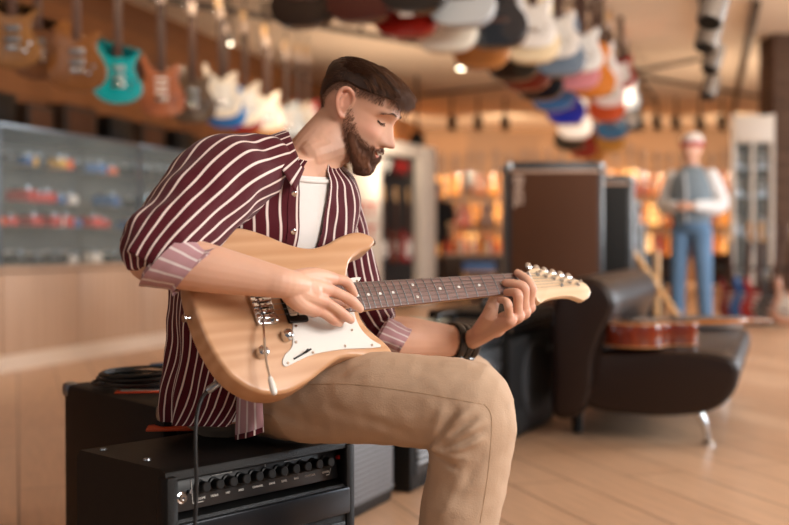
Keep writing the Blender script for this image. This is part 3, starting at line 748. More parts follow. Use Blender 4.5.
for k, (px, py, Z, w) in enumerate([(597, 180, 7.15, .46), (606, 204, 7.85, .46), (613, 226, 8.6, .48)]):
    hh = .8 + (243 - py) / F * Z; c = at(px, 243, Z)
    bigcab(c.x, c.y, w, .42, hh, math.radians(-14), ['black speaker cabinet with steel edges, first behind the brown one', 'black speaker cabinet with steel edges, second behind the brown one', 'lowest black speaker cabinet with steel edges behind the leather sofa'][k])
# wooden stand beside the cabinets
a = at(621, 234, 7.3); b_ = at(675, 312, 7.9)
t = thing('folding_stand', 'slanted wooden folding stand between the cabinets and the man in the cap', 'stand', (0, 0, 0))
d = (b_ - a).normalized(); b2 = a + d * ((a.z) / -d.z)
MB().tube([a, b2], .020, 8).build('leg', M['standwood'] if 'standwood' in M else M['maple'], t)
a2 = at(657, 250, 7.75); MB().tube([a2, (a2.x, a2.y, 0)], .024, 8).build('leg', M['maple'], t)
c = at(637, 270, 9.7)
t = thing('speaker_monitor', 'black wedge shaped monitor speaker behind the slanted stand', 'speaker', (c.x, c.y, 0), (0, 0, .3))
MB().prism(ccw([(-.16, 0), (.16, 0), (.16, .42), (.02, .72), (-.16, .72)]), -.2, .2, .01).build('shell', M['tolex'], t)
MB().box((.09, -.205, .3), (.1, .012, .3), .005).build('grille', M['black'], t)
# glass door cabinet at right, brick pillar, guitars on floor stands
c = at(757, 243, 11.6)
t = thing('glass_cabinet', 'tall glass door cabinet with white frame left of the brick pillar', 'display cabinet', (c.x, c.y, 0), (0, 0, -.1))
for sx in (-.25, -.05, .15): MB().box((sx, 0, 1.08), (.035, .06, 2.16), .005).build('upright', M['whitepaint'], t)
MB().box((-.05, .03, 2.0), (.40, .24, .28), .005).build('top_panel', M['whitepaint'], t)
MB().box((-.05, .2, 1.0), (.38, .02, 1.9)).build('back_panel', M['tolex'], t)
for z in (.5, .9, 1.3, 1.6): MB().box((-.05, .1, z), (.38, .2, .015)).build('shelf', M['steel'], t)
MB().box((-.05, -.01, 1.1), (.38, .008, 1.8)).build('glass_door', M['glass'], t)
for k, z in enumerate((.91, 1.31, 1.61)):
    for j in range(3):
        tt = thing('metal_canister', 'silver canister, %s from the left, on the %s shelf of the glass door cabinet' % (ORD[j], ['lower', 'middle', 'upper'][k]), 'canister', (c.x - .18 + j * .13, c.y + .1, z), (0, 0, 0), 'canisters on the %s shelf' % ['lower', 'middle', 'upper'][k])
        MB().lathe([(0, 0), (.04, 0), (.04, .14), (.02, .17), (0, .17)], None, 10).build('can_body', M['steel'], tt)
        MB().lathe([(0, .17), (.02, .17), (.02, .20), (0, .20)], None, 10).build('lid', M['black'], tt)
pl = at(797, 243, 12.4)
pr = MB().box((0, 0, H / 2), (.72, .5, H), .005).build('trim_2', M['brick'], loc=(pl.x, pl.y, 0), label=None); struct(pr)
for k, (px, col, lb, roll) in enumerate([(734, '#7a1f28', 'dark red electric guitar standing leftmost on the floor by the pillar', -.1), (744, '#2467b8', 'bright blue electric guitar standing on the floor by the pillar', .05), (755, '#a82226', 'cherry red electric guitar standing right of the blue one', .05), (769, '#4a4a4e', 'charcoal grey electric guitar standing right of the cherry red one', .1), (784, '#d9a58c', 'salmon electric guitar standing on the floor at the right edge', .1)]):
    c = at(px, 326, 10.6 - k * .12); c.z = .05
    guitar(['strat', 'strat', 'strat', 'single', 'strat'][k], col, c, (-.75, -.66), lb, 'guitars standing by the pillar', guard=M['white'] if k == 4 else None, lean=-.08, roll=roll, neck='fret_dark')
c0_ = at(760, 330, 10.5)
t = thing('guitar_stand', 'long black floor rack holding the guitars by the pillar', 'stand', (c0_.x, c0_.y, 0))
MB().tube([(-.5, .25, .55), (.45, .1, .55)], .018, 8).build('back_rail', M['black'], t)
MB().tube([(-.5, .0, .04), (.45, -.15, .04)], .018, 8).build('base_rail', M['black'], t)
for x in (-.48, .42): MB().tube([(x, .25 - (x + .5) * .16, .55), (x, .3 - (x + .5) * .16, .02), (x, -.1 - (x + .5) * .16, .02)], .014, 8).build('side_frame', M['black'], t)
# low shelves and amplifiers beyond the sofa under the back wall
for k, (px, w, h, lb) in enumerate([(460, 1.0, .5, 'low dark shelf unit under the back wall behind the guitar neck'), (655, .9, .55, 'low dark shelf unit under the back wall left of the man in the cap'), (725, .9, .6, 'low dark shelf unit under the back wall right of the man in the cap')]):
    c = at(px, 243, 20.5)
    t = thing('low_shelf', lb, 'shelf', (c.x, c.y, 0))
    MB().box((0, .1, h / 2), (w, .02, h)).build('back_panel', M['darkwood'], t)
    for z in (.02, h / 2, h): MB().box((0, 0, z), (w, .24, .03)).build('shelf', M['darkwood'], t)
    for sx in (-1, 1): MB().box((sx * w / 2, 0, h / 2), (.03, .24, h)).build('side_panel', M['darkwood'], t)

# ================================================================ LEATHER SOFA with acoustic guitar
Pn = on_z(708, 445, 0)                       # near right foot
As = math.radians(19.5); SW = Vector((math.cos(As), -math.sin(As), 0)); SL = Vector((math.sin(As), math.cos(As), 0))
SO = Pn - SW * .60 - SL * .10
Ms = frame(SO, SW, SL, Vector((0, 0, 1)))     # local x: back -> seat front, y along the sofa, z up
so = thing('leather_sofa', 'dark brown leather sofa with curved backrest and chrome legs', 'sofa', M4=Ms)
Ls = 1.50
def loft_profile(prof, y0, y1, r, n=4):
    """rounded extrusion of a (x,z) profile along y with soft, inflated ends"""
    cx = sum(p[0] for p in prof) / len(prof); cz = sum(p[1] for p in prof) / len(prof)
    mb = MB(); vs = []; N = len(prof); ys = []
    for k in range(n + 1):
        a = PI / 2 * k / n; ys.append((y0 + r * (1 - math.sin(a)), r * (1 - math.cos(a))))
    ys = ys[::-1] if False else ys
    seq = [(y0 + r * (1 - math.cos(PI / 2 * k / n)), r * (1 - math.sin(PI / 2 * k / n))) for k in range(n + 1)]
    for f_ in (.2, .4, .6, .8): seq.append((y0 + (y1 - y0) * f_, 0))
    seq += [(y1 - r * (1 - math.sin(PI / 2 * k / n)), r * (1 - math.cos(PI / 2 * k / n))) for k in range(n + 1)]
    nrm = []
    for i in range(N):
        a = Vector((prof[i - 1][0], prof[i - 1][1])); b = Vector((prof[(i + 1) % N][0], prof[(i + 1) % N][1])); t_ = (b - a).normalized(); nrm.append((t_.y, -t_.x))
    for y, ins in seq:
        for i, (x, z) in enumerate(prof): vs.append(Vector((x - nrm[i][0] * ins, y, z - nrm[i][1] * ins)))
    fs = []
    for j in range(len(seq) - 1):
        for i in range(N):
            i2 = (i + 1) % N; fs.append([j * N + i, j * N + i2, (j + 1) * N + i2, (j + 1) * N + i])
    fs.append(list(range(N))[::-1]); fs.append([(len(seq) - 1) * N + i for i in range(N)])
    mb.add(vs, fs); return mb
def prof(pts, k=5): return ccw([(v.x, v.y) for v in smooth_closed([(x, z, 0) for x, z in pts], k)])
seat = loft_profile(prof([(.14, .14), (.35, .115), (.55, .13), (.64, .16), (.70, .22), (.722, .30), (.70, .355), (.62, .375), (.40, .38), (.20, .365), (.12, .34), (.11, .25)]), .0, Ls, .03)
seat.build('seat', M['leather'], so, 60)
back = loft_profile(prof([(.0, .10), (.10, .10), (.165, .20), (.175, .34), (.21, .44), (.245, .52), (.25, .575), (.21, .64), (.13, .665), (.05, .645), (.005, .60), (-.01, .45), (-.005, .25)]), -.015, Ls + .02, .035)
back.build('backrest', M['leather'], so, 60)
MB().tube([(.10, .01, .12), (.172, -.012, .25), (.182, -.014, .35), (.215, -.012, .44)], .006, 8).build('piping', M['leather'], so)
for (x, y, kx) in ((.565, .10, 1), (.565, Ls - .12, 1)):
    lg = MB().tube(smooth_open([(x - .05, y, .16), (x - .01, y, .135), (x + .02, y, .08), (x + .035, y, .015)], 5), [.022] * 6 + [.017] * 5 + [.014] * 5, 12)
    lg.lathe([(0, 0), (.024, 0), (.024, .012), (.012, .022), (0, .022)], Matrix.Translation((x + .036, y, 0)), 14)
    lg.build('leg', M['chrome'], so, label='curved chrome leg')
for y in (.22, Ls - .2): MB().lathe([(0, 0), (.02, 0), (.026, .11), (0, .11)], Matrix.Translation((.06, y, 0)), 12).build('leg', M['black'], so, label='short black rear leg')
# dark flat case on the far end of the seat
c = Ms @ Vector((.42, 1.18, .385))
t = thing('flat_case', 'grey flat case lying on the far end of the sofa seat', 'case', c, (0, 0, PI / 2 - As - .95), None)
MB().box((0, 0, .022), (.46, .30, .04), .008).build('shell', M['steelgrey'] if 'steelgrey' in M else M['steel'], t)
MB().box((0, 0, .045), (.40, .24, .006), .002).build('lid', M['black'], t)
# acoustic guitar lying on its back along the sofa width
redw = wood('mahogany_side', '#8a3414', '#5c1d0b', (3, 3, 1), .15, 3, 3, coat=.7)
topw = wood('spruce_top', '#c7813f', '#a9642a', (10, 1, 1), .2, 3, 3, coat=.6)
g0 = at(603, 343, 4.40); g1 = at(778, 337, 4.78)
gz = .385
dirn = Vector((g1.x - g0.x, g1.y - g0.y, -.012)).normalized()
org = Vector((g0.x, g0.y, gz + .050))

ax = dirn                       # neck axis
side = Vector((0, 0, 1)).cross(ax).normalized(); up = ax.cross(side)
# local x = width, y = back (face is -y = up), z = neck
Mg = frame(org, side.normalized() * -1, up * -1, ax)
ag = thing('acoustic_guitar', 'mahogany acoustic guitar lying on the leather sofa seat', 'guitar', M4=Mg @ Matrix.Scale(.85, 4))
bd_ = MB().prism(ACO, -.052, .052, .004).build('body', redw, ag)
MB().prism([(x * .985, z * .985 + .004) for x, z in ACO], -.0555, -.051, .001, 1).build('soundboard', topw, ag)
ring = MB()
for yy in (-.053, .050):
    q = [(x * 1.004, yy, z * 1.002) for x, z in ACO]; ring.tube(q + [q[0]], .0035, 5, False)
ring.build('binding', plain('cream_binding', '#c98f5a', .4), ag)
MB().lathe([(0, 0), (.05, 0), (.05, .001), (0, .001)], frame((0, -.0562, .33), (1, 0, 0), (0, 0, 1), (0, -1, 0)), 24).build('sound_hole', M['hole'], ag)
MB().box((0, -.060, .165), (.16, .01, .028), .003).build('bridge', M['fret_dark'], ag)
MB().box((0, -.047, .67), (.05, .026, .38), .01).build('neck', topw, ag)
MB().box((0, -.064, .62), (.052, .008, .46), .002).build('fretboard', M['fret_dark'], ag)
MB().prism(HEAD_3, -.058, -.042, .003, 2, Matrix.Translation((0, 0, .85))).build('headstock', topw, ag)
for k in range(3):
    for s_ in (-1, 1):
        m = MB().tube([(s_ * .02, -.05, .885 + .045 * k), (s_ * .05, -.05, .885 + .045 * k)], .004, 8); m.ell((s_ * .056, -.05, .885 + .045 * k), (.010, .007, .008), None, 10, 6); m.tube([(s_ * .02, -.058, .885 + .045 * k), (s_ * .02, -.072, .885 + .045 * k)], .004, 8)
        m.build('tuner', plain('ivory_button', '#e3cfa8', .4) if k + s_ == -1 and False else M['chrome'], ag)
for k in range(6): MB().tube([((k - 2.5) * .010, -.066, .165), ((k - 2.5) * .0075, -.070, .85)], .0007, 4).build('string', M['steel'], ag)
# ================================================================ AMPLIFIERS
def perf(name, col, hole, scale):
    m, nt, b = nodes(name); setin(b, rough=.5)
    tc = nt.nodes.new('ShaderNodeTexCoord'); v = nt.nodes.new('ShaderNodeTexVoronoi'); v.inputs['Scale'].default_value = scale; v.inputs['Randomness'].default_value = 0
    nt.links.new(tc.outputs['Object'], v.inputs['Vector'])
    mr = nt.nodes.new('ShaderNodeMapRange'); mr.inputs[1].default_value = .32; mr.inputs[2].default_value = .4; nt.links.new(v.outputs['Distance'], mr.inputs[0])
    mx = nt.nodes.new('ShaderNodeMix'); mx.data_type = 'RGBA'; mx.inputs[6].default_value = rgb(hx(hole)); mx.inputs[7].default_value = rgb(hx(col))
    nt.links.new(mr.outputs[0], mx.inputs[0]); nt.links.new(mx.outputs[2], b.inputs['Base Color'])
    return m
M['perf'] = perf('perforated_grille', '#75797f', '#030303', 62)
M['cloth'] = perf('woven_grille', '#26282c', '#0c0c0d', 330)
M['panel'] = plain('amp_panel_grey', '#121417', .35)
M['strip'] = plain('dark_metal_strip', '#202328', .28, .55)
M['frontgrey'] = plain('charcoal_grille', '#24282d', .6)
M['cone'] = plain('grey_speaker_cloth', '#4d5259', .7)
M['louver'] = plain('grey_louver', '#a3a8ae', .4, .1)
cor = at(167, 471, 1.80); TOP = .43
cor = on_z(167, 471, TOP); AE = math.radians(43); E1 = Vector((math.sin(AE), math.cos(AE), 0)); E2 = Vector((-math.cos(AE), math.sin(AE), 0))
Ma = frame((cor.x, cor.y, 0), E1, E2, Vector((0, 0, 1)))
AW, AD = .425, .275
am = thing('guitar_amplifier', 'black combo amplifier with a row of knobs under the seated man', 'amplifier', M4=Ma)
sh = MB()
sh.prism(ccw([(v.x, v.y) for v in [Vector(p) for p in [(0.0, 0), (AD, 0), (AD, TOP - .012), (AD - .012, TOP), (.018, TOP), (.006, TOP - .005), (0, TOP - .016), (.0, TOP - .018), (.022, TOP - .022), (.030, TOP - .080), (.004, TOP - .086), (0, TOP - .093)]]]), -AW, 0, .0, 2, frame((0, 0, 0), (0, 1, 0), (-1, 0, 0), (0, 0, 1)))
sh.build('shell', M['tolex'], am, 30)
for x in (.009, AW - .009): MB().box((x, .012, TOP / 2 - .004), (.024, .034, TOP - .014), .007).build('side_cheek', M['tolex'], am)
pn = MB().box((0, 0, 0), (AW - .045, .004, .054), .001)
Mp = frame((AW / 2, .0215, TOP - .050), (1, 0, 0), (0, math.cos(.12), -math.sin(.12)), (0, math.sin(.12), math.cos(.12)))
cp = MB().join(pn, Mp).build('control_panel', M['panel'], am)
def onp(x, z): return Mp @ Vector((x - AW / 2, -.003, z))
KD = (Mp.to_3x3() @ Vector((0, -1, 0))).normalized()
for k in range(11):
    c = onp(.080 + k * .0288, .008); u = Vector((1, 0, 0)); w = KD.cross(u)
    MB().lathe([(0, 0), (.0125, 0), (.0118, .004), (.0098, .005), (.0090, .019), (.0075, .0205), (0, .0205)], frame(c, u, w, KD), 20).build('knob', M['black'], am)
for a, b_ in (((.063, .022), (.063, -.017)), ((.063, -.017), (.085, -.017)), ((.225, .0245), (.225, .018)), ((.37, -.017), (.378, -.017)), ((.378, -.017), (.383, -.006)), ((.105, .0225), (.15, .0225)), ((.27, .0225), (.31, .0225))):
    MB().tube([onp(*a) + KD * .0005, onp(*b_) + KD * .0005], .0006, 4).build('panel_line', M['white'], cp)
for k, (x, s_) in enumerate([(.080, 'VOLUME'), (.109, 'TREBLE'), (.138, 'MID'), (.167, 'BASS'), (.205, 'CHANNEL'), (.238, 'DRIVE'), (.267, 'LEVEL'), (.296, 'BASS'), (.33, 'CONTOUR'), (.37, 'REVERB')]):
    me = Mp @ Matrix.Translation((x - AW / 2, -.003, -.0115)) @ frame((0, 0, 0), (1, 0, 0), (0, 0, 1), (0, -1, 0))
    text_obj('lettering', s_, .0052, M['white'], me, cp, .0002)
jk = MB().lathe([(0, 0), (.010, 0), (.010, .003), (.007, .004), (.007, .008), (.0035, .008), (.0035, .004), (0, .004)], frame(onp(.040, -.004), (1, 0, 0), KD.cross(Vector((1, 0, 0))), KD), 16).build('input_jack', M['chrome'], am)
MB().lathe([(0, 0), (.0035, 0), (.0035, .008), (0, .008)], frame(onp(.056, .004), (1, 0, 0), KD.cross(Vector((1, 0, 0))), KD), 10).build('switch', M['steel'], am)
MB().lathe([(0, 0), (.0045, 0), (.004, .006), (0, .006)], frame(onp(.403, .012), (1, 0, 0), KD.cross(Vector((1, 0, 0))), KD), 10).build('power_light', M['red'], am, label='red power lamp')
MB().box((AW / 2, -.002, TOP - .116), (AW - .03, .014, .050), .004).build('metal_strip', M['strip'], am)
MB().box((AW / 2, .002, .14), (AW - .045, .012, .27), .003).build('speaker_grille', M['cloth'], am)
for x, y in ((.03, .10), (.03, .235), (AW - .03, .1)):
    MB().lathe([(0, 0), (.007, 0), (.006, .003), (0, .003)], Matrix.Translation((x, y, TOP)), 12).build('screw', M['steel'], am)
for x in (.03, AW - .03):
    for y in (.04, AD - .04): MB().lathe([(0, -.0), (.012, 0), (.012, .012), (0, .012)], Matrix.Translation((x, y, -.0)), 12).build('rubber_foot', M['rubber'], am)
# orange strap / card on top of the combo and the box behind
p = on_z(178, 429, TOP + .002)
oc = MB().box((0, 0, .0025), (.12, .05, .005), .001).build('orange_card', plain('orange_card', '#c2481c', .5), loc=p); oc.rotation_euler = (0, 0, .12)
tag(oc, 'orange strip lying on the combo amplifier beneath the shirt hem', 'card')
# cabinet behind, left
TB = .475
n0 = on_z(163, 408, TB); l0 = on_z(63, 383.5, TB)
X2 = Vector((l0.x - n0.x, l0.y - n0.y, 0)); L2 = min(X2.length, .62); X2.normalize(); X1 = Vector((X2.y, -X2.x, 0))
if X1.y < 0: X1 = -X1
Mc = frame((n0.x, n0.y, 0), X1, X2, Vector((0, 0, 1)))
cb2 = thing('speaker_cabinet', 'black cabinet with metal corners carrying the coiled cable, at lower left', 'speaker', M4=Mc)
CW_ = .46
MB().box((CW_ / 2, L2 / 2, TB / 2), (CW_, L2, TB), .012).build('shell', M['tolex'], cb2)
MB().box((CW_ / 2, .001, TB / 2), (CW_ - .06, .012, TB - .06), .003).build('speaker_grille', M['cloth'], cb2)
for x in (.013, CW_ - .013):
    for y in (.013, L2 - .013):
        for z in (TB - .013, .013): MB().box((x, y, z), (.034, .034, .034), .010).build('metal_corner', M['brass'] if 'brass' in M else M['steel'], cb2)
# coiled cable
cc = on_z(137, 383, TB + .01)
pts = []
rr = .079
for k in range(0, 9 * 36 + 1):
    a = k / 36 * 2 * PI; lp = k / 36
    r = rr - .010 * math.sin(lp * 2.1) - .0012 * lp * .5; pts.append(Vector((cc.x + .010 * math.sin(lp * 1.7) + r * 1.06 * math.cos(a), cc.y + .008 * math.cos(lp * 2.3) + r * math.sin(a), TB + .006 + lp * .0035 + .003 * math.sin(a * .5 + lp))))
tc_ = thing('coiled_cable', 'black coiled instrument cable lying on the rear cabinet', 'cable', (0, 0, 0))
MB().tube(pts, .0036, 8).build('cable', M['rubber'], tc_)
pe = pts[-1]
MB().tube([pe, pe + Vector((.012, .02, .002)), pe + Vector((.03, .03, 0))], .0038, 8).build('cable_end', M['rubber'], tc_)
pa = on_z(162, 366, TB + .012); MB().tube([pa - Vector((.03, 0, 0)), pa, pa + Vector((.03, .0, 0))], [.006, .009, .009], 12).build('plug', plain('blue_plug', '#29445f', .4), tc_, label='dark blue plug barrel')
pa = on_z(166, 384, TB + .010); MB().tube([pa - Vector((.025, 0, 0)), pa, pa + Vector((.03, .0, 0))], [.006, .008, .008], 12).build('plug', plain('teal_plug', '#186a63', .4), tc_, label='teal plug barrel')
for s_ in range(3):
    a = 1.9 + s_ * .12; MB().tube([Vector((cc.x + rr * 1.06 * math.cos(a) - .008, cc.y + rr * math.sin(a), TB + .02)), Vector((cc.x + rr * 1.06 * math.cos(a) + .004, cc.y + rr * math.sin(a), TB + .03))], .005, 8).build('cable_tie', PM['teal'], tc_)
p = on_z(146, 392, TB)
t = thing('paper_tag', 'white paper tag with orange edge under the coiled cable', 'tag', (p.x, p.y, TB + .0005), (0, 0, .15))
MB().box((0, .0, .001), (.13, .045, .0016)).build('paper', M['orange'], t); MB().box((0, .012, .0022), (.11, .022, .0008)).build('paper_print', M['white'], t)

# row of amplifiers receding to the right behind the man
AR = math.radians(24.5); U1 = Vector((math.sin(AR), math.cos(AR), 0)); U2 = Vector((-math.cos(AR), math.sin(AR), 0))
def row_amp(end, w, h, d, label, front, silver=False, top=True):
    """end = far right bottom corner of the front face"""
    o = end - U1 * w
    Mx = frame((o.x, o.y, 0), U1, U2, Vector((0, 0, 1)))
    t = thing('guitar_amplifier', label, 'amplifier', M4=Mx)
    MB().box((w / 2, d / 2, h / 2), (w, d, h), .012).build('shell', M['tolex'], t)
    if front == 'perf':
        MB().box((w / 2, -.006, h * .5), (w - .05, .012, h * .8), .002).build('speaker_grille', M['perf'], t)
        for x in (.035, w - .035): MB().lathe([(0, 0), (.006, 0), (.005, .004), (0, .004)], frame((x, -.013, .055), (1, 0, 0), (0, 0, 1), (0, -1, 0)), 10).build('screw', M['steel'], t)
    elif front == 'louver':
        lv = MB()
        for k in range(16): lv.box((w / 2, -.006, .09 + k * (h - .16) / 16), (w - .08, .016, .009), .002)
        lv.build('louver_grille', M['louver'], t)
        MB().box((w / 2, -.001, h * .5), (w - .06, .008, h - .1), .002).build('front_panel', M['panel'], t)
    else:
        MB().box((w / 2, -.004, h * .42), (w - .05, .010, h * .74), .002).build('front_panel', M['frontgrey'], t)
        MB().lathe([(0, 0), (h * .30, 0), (h * .30, .006), (h * .285, .008), (h * .26, .002), (h * .1, .0), (0, .004)], frame((w / 2, -.010, h * .43), (1, 0, 0), (0, 0, 1), (0, -1, 0)), 40).build('speaker_ring', M['cone'], t)
        MB().box((w / 2, -.008, h * .90), (w - .06, .014, h * .13), .003).build('control_panel', M['steel'], t)
        for k in range(6): MB().lathe([(0, 0), (.011, 0), (.009, .014), (0, .014)], frame((w * .2 + k * w * .12, -.015, h * .90), (1, 0, 0), (0, 0, 1), (0, -1, 0)), 12).build('knob', M['black'], t)
        MB().box((w * .84, -.012, h * .64), (.05, .01, .022), .002).build('badge', M['steel'], t)
    if top:
        MB().tube(smooth_open([(w * .3, d / 2, h), (w * .33, d / 2, h + .028), (w * .67, d / 2, h + .028), (w * .7, d / 2, h)], 4), .010, 8).build('handle', M['black'], t)
    return t
e4 = on_z(553, 420, 0)
row_amp(e4, .66, .525, .34, 'black amplifier with round speaker and silver panel beside the sofa', 'round')
row_amp(e4 - U1 * .72, .42, .50, .30, 'black amplifier hidden mostly by the knee, carrying the crumpled sheet', 'round')
row_amp(e4 - U1 * 1.18, .42, .47, .28, 'black amplifier with grey louvered grille seen under the thigh', 'louver', top=False)
e2 = on_z(393, 500, 0)
row_amp(e2, .42, .42, .26, 'black amplifier with perforated grille just right of the combo', 'perf')
c = at(430, 323, 4.1)
t = thing('paper_sheet', 'crumpled white and green sheet on the amplifier behind the forearm', 'paper', (c.x - .02, c.y, .502), (0, 0, -.4))
def crump(u, v): return ((u - .5) * .16, (v - .5) * .14, .008 + .012 * abs(noise.noise(Vector((u * 5, v * 5, 3)))))
MB().grid(crump, 14, 12).build('sheet', plain('green_white_paper', '#c9d3c4', .6, var=.3, vscale=40), t)
# ================================================================ THE PLAYED GUITAR
Bp = at(262, 306, 1.86); Np = at(530, 283, 2.27)
GA = (Np - Bp).normalized()
hp = Vector((GA.y, -GA.x, 0)).normalized(); tau = math.radians(31)
GN = hp * math.cos(tau) + Vector((0, 0, 1)) * math.sin(tau); GN = (GN - GA * GN.dot(GA)).normalized()
GW = GN.cross(GA)                              # towards the bass side (upwards)
Mg0 = frame(Bp - GA * .125, -GW, -GN, GA)      # local x = -w, y = -n, z = t + .125
Mgi = Mg0.inverted()
def GP(px, py, n=0.): return on_plane(px, py, Bp + GN * n, GN)
def loc_g(px, py, n=0.):
    q = Mgi @ GP(px, py, n); return q
def G(t, w, n): return Bp + GA * t + GW * w + GN * n
def gl(t, w, n): return Vector((-w, -n, t + .125))
eg = thing('electric_guitar', 'natural wood electric guitar with white pickguard played by the seated man', 'guitar', M4=Mg0)
bodyw = wood('natural_ash_body', '#d6aa85', '#c08f66', (6, 6, .8), .32, 2.2, 7, coat=.2, detail=2.)
MB().prism(STR, -.0, .044, .0075, 5).build('body', bodyw, eg, 40)
gpx = [(293, 322), (292.5, 345), (285, 354.5), (282.5, 362), (286, 366.5), (298, 361), (315, 354), (345, 349), (381, 347), (371, 339), (362, 330), (356, 318), (353, 302), (354, 288), (361, 277.5), (346, 279), (325, 285), (308, 296), (299, 310)]
q = [loc_g(x, y, .002) for x, y in gpx]
pgo = ccw([(v.x, v.y) for v in smooth_closed([(v.x, v.z, 0) for v in q], 3)])
pg = MB().prism(pgo, -.0025, .0, .0008, 1).build('pickguard', M['white'], eg, 30)
for px, py in ((288, 363), (313, 352.5), (345, 346), (357, 281), (372, 345), (296, 342), (352, 330), (296, 326)):
    c = loc_g(px, py, .0028); MB().lathe([(0, 0), (.0028, 0), (.0022, .0012), (0, .0012)], frame(c, (1, 0, 0), (0, 0, 1), (0, -1, 0)), 10).build('screw', M['chrome'], pg)
# pickup
pc = loc_g(291, 304, 0)
pu = MB().box((pc.x - .008, -.004, pc.z), (.092, .008, .040), .003).build('pickup', M['black'], eg, label='black pickup surround')
for dz in (-.0088, .0088):
    MB().box((pc.x - .008, -.0095, pc.z + dz), (.070, .007, .0155), .0065, seg=3).build('bobbin', plain('cream_bobbin', '#efeae0', .35), pu)
    for k in range(6): MB().lathe([(0, 0), (.0026, 0), (.002, .001), (0, .001)], frame((pc.x - .008 + (k - 2.5) * .0104, -.013, pc.z + dz), (1, 0, 0), (0, 0, 1), (0, -1, 0)), 8).build('pole_piece', M['chrome'], pu)
# bridge
br = MB().box((0, -.004, .122), (.074, .008, .040), .002)
for s_ in (-.032, .032): br.lathe([(0, 0), (.005, 0), (.005, .006), (.003, .007), (0, .007)], frame((s_, -.008, .136), (1, 0, 0), (0, 0, 1), (0, -1, 0)), 10)
br = br.build('bridge', M['chrome'], eg)
for k in range(6):
    x = (k - 2.5) * .0105
    sd = MB().box((x, -.0115, .125), (.0085, .006, .024), .0022); sd.cyl((x, -.0105, .111), (x, -.0105, .102), .0018, n=8); sd.lathe([(0, 0), (.0018, 0), (.0018, .004), (0, .004)], frame((x, -.0145, .121), (1, 0, 0), (0, 0, 1), (0, -1, 0)), 6)
    sd.build('saddle', M['chrome'], br)
# tremolo arm
def lg(px, py, n): return loc_g(px, py, n)
ap = [lg(263, 319, .012), lg(263.5, 327, .022), lg(264.5, 345, .026), lg(266, 360, .028), lg(268.5, 372, .030), lg(270.5, 379, .031)]
ta = MB().tube(smooth_open(ap, 5), .0023, 8).build('tremolo_arm', M['chrome'], eg)
MB().tube(smooth_open([lg(270, 377, .031), lg(271.5, 383, .031), lg(273.5, 390, .031), lg(275, 395, .031)], 3), [.0032, .0040, .0046, .0050, .0054, .0056, .0056, .0052, .0046, .002][:10], 12).build('arm_tip', M['white'], ta, label='white plastic arm tip')
for px, py in ((285.5, 337, ), (260.5, 354)):
    c = lg(px, py, 0)
    MB().lathe([(0, 0), (.0105, 0), (.0102, .010), (.0095, .0135), (.006, .0165), (0, .0175)], frame(c, (1, 0, 0), (0, 0, 1), (0, -1, 0)), 24).build('knob', M['chrome'], eg)
a, b_ = lg(294, 359, .0032), lg(311, 349, .0032)
MB().tube([a, b_], .0016, 6).build('switch_slot', M['black'], pg); m = a + (b_ - a) * .62
MB().tube([m, m + Vector((0, -.010, .002))], [.002, .003], 8).build('switch_tip', M['black'], pg)
# strap buttons
def button(p, d, nm='strap_button'):
    d = Vector(d).normalized(); u = d.orthogonal().normalized()
    MB().lathe([(0, -.002), (.004, -.002), (.003, .006), (.007, .011), (.007, .014), (0, .014)], frame(p, u, d.cross(u), d), 14).build(nm, M['chrome'], eg)
button((-.0, .022, .0), (0, 0, -1)); button((-.122, .020, .418), (-.25, 0, 1))
# neck, fretboard, frets, dots
SC = .648; z0 = .125
def nw(t): return .0215 + (.0285 - .0215) * (SC - t) / (SC - .17)
nk = MB(); vs = []; fs = []; K = 14
tt = [.150 + (SC - .150) * k / 24 for k in range(25)]
for t in tt:
    w = nw(t); dpt = .021 if t > .22 else .030
    for k in range(K + 1):
        a = PI * k / K; vs.append(Vector((-w * math.cos(a), .0 + dpt * math.sin(a) * .95 - .0035, t + z0)))
for i in range(24):
    for k in range(K): fs.append([i * (K + 1) + k, i * (K + 1) + k + 1, (i + 1) * (K + 1) + k + 1, (i + 1) * (K + 1) + k])
    fs.append([i * (K + 1), (i + 1) * (K + 1), (i + 1) * (K + 1) + K, i * (K + 1) + K])
fs.append(list(range(K + 1))); fs.append([24 * (K + 1) + k for k in range(K + 1)])
nk.add(vs, fs)
M['maple2'] = wood('satin_maple', '#dcb98e', '#cda577', (6, 6, 1), .35, 2, 3)
neck = nk.build('neck', M['maple2'], eg)
fb = MB(); vs = []; t0, t1 = .158, SC
for t in (t0, t1):
    w = nw(t)
    for x, y in ((-w, -.0030), (-w, -.0075), (-w * .5, -.0088), (0, -.0092), (w * .5, -.0088), (w, -.0075), (w, -.0030)): vs.append(Vector((x, y, t + z0)))
fb.add(vs, [[k, k + 1, k + 8, k + 7] for k in range(6)] + [[6, 0, 7, 13], list(range(7)), list(range(7, 14))])
M['rose'] = wood('rosewood_board', '#6b5450', '#8a6d66', (5, 5, .5), .5, 6, 4)
fbo = fb.build('fretboard', M['rose'], eg, 20)
FT = [SC * 2 ** (-n / 12) for n in range(1, 24)]
for t in FT:
    if t < t0 + .002: continue
    w = nw(t); MB().tube([(-w, -.0078, t + z0), (-w * .5, -.0093, t + z0), (0, -.0097, t + z0), (w * .5, -.0093, t + z0), (w, -.0078, t + z0)], .0011, 6).build('fret', M['steel'], fbo)
for n in (3, 5, 7, 9, 12, 15, 17, 19, 21):
    t = SC * 2 ** (-(n - .5) / 12)
    for x in ((-.013, .013) if n == 12 else (0,)):
        MB().lathe([(0, 0), (.0032, 0), (.0032, .0004), (0, .0004)], frame((x, -.0090 - .0002, t + z0), (1, 0, 0), (0, 0, 1), (0, -1, 0)), 14).build('inlay_dot', M['white'], fbo)
MB().box((0, -.0075, SC + z0 + .002), (.043, .008, .004), .001).build('nut', M['white'], eg)
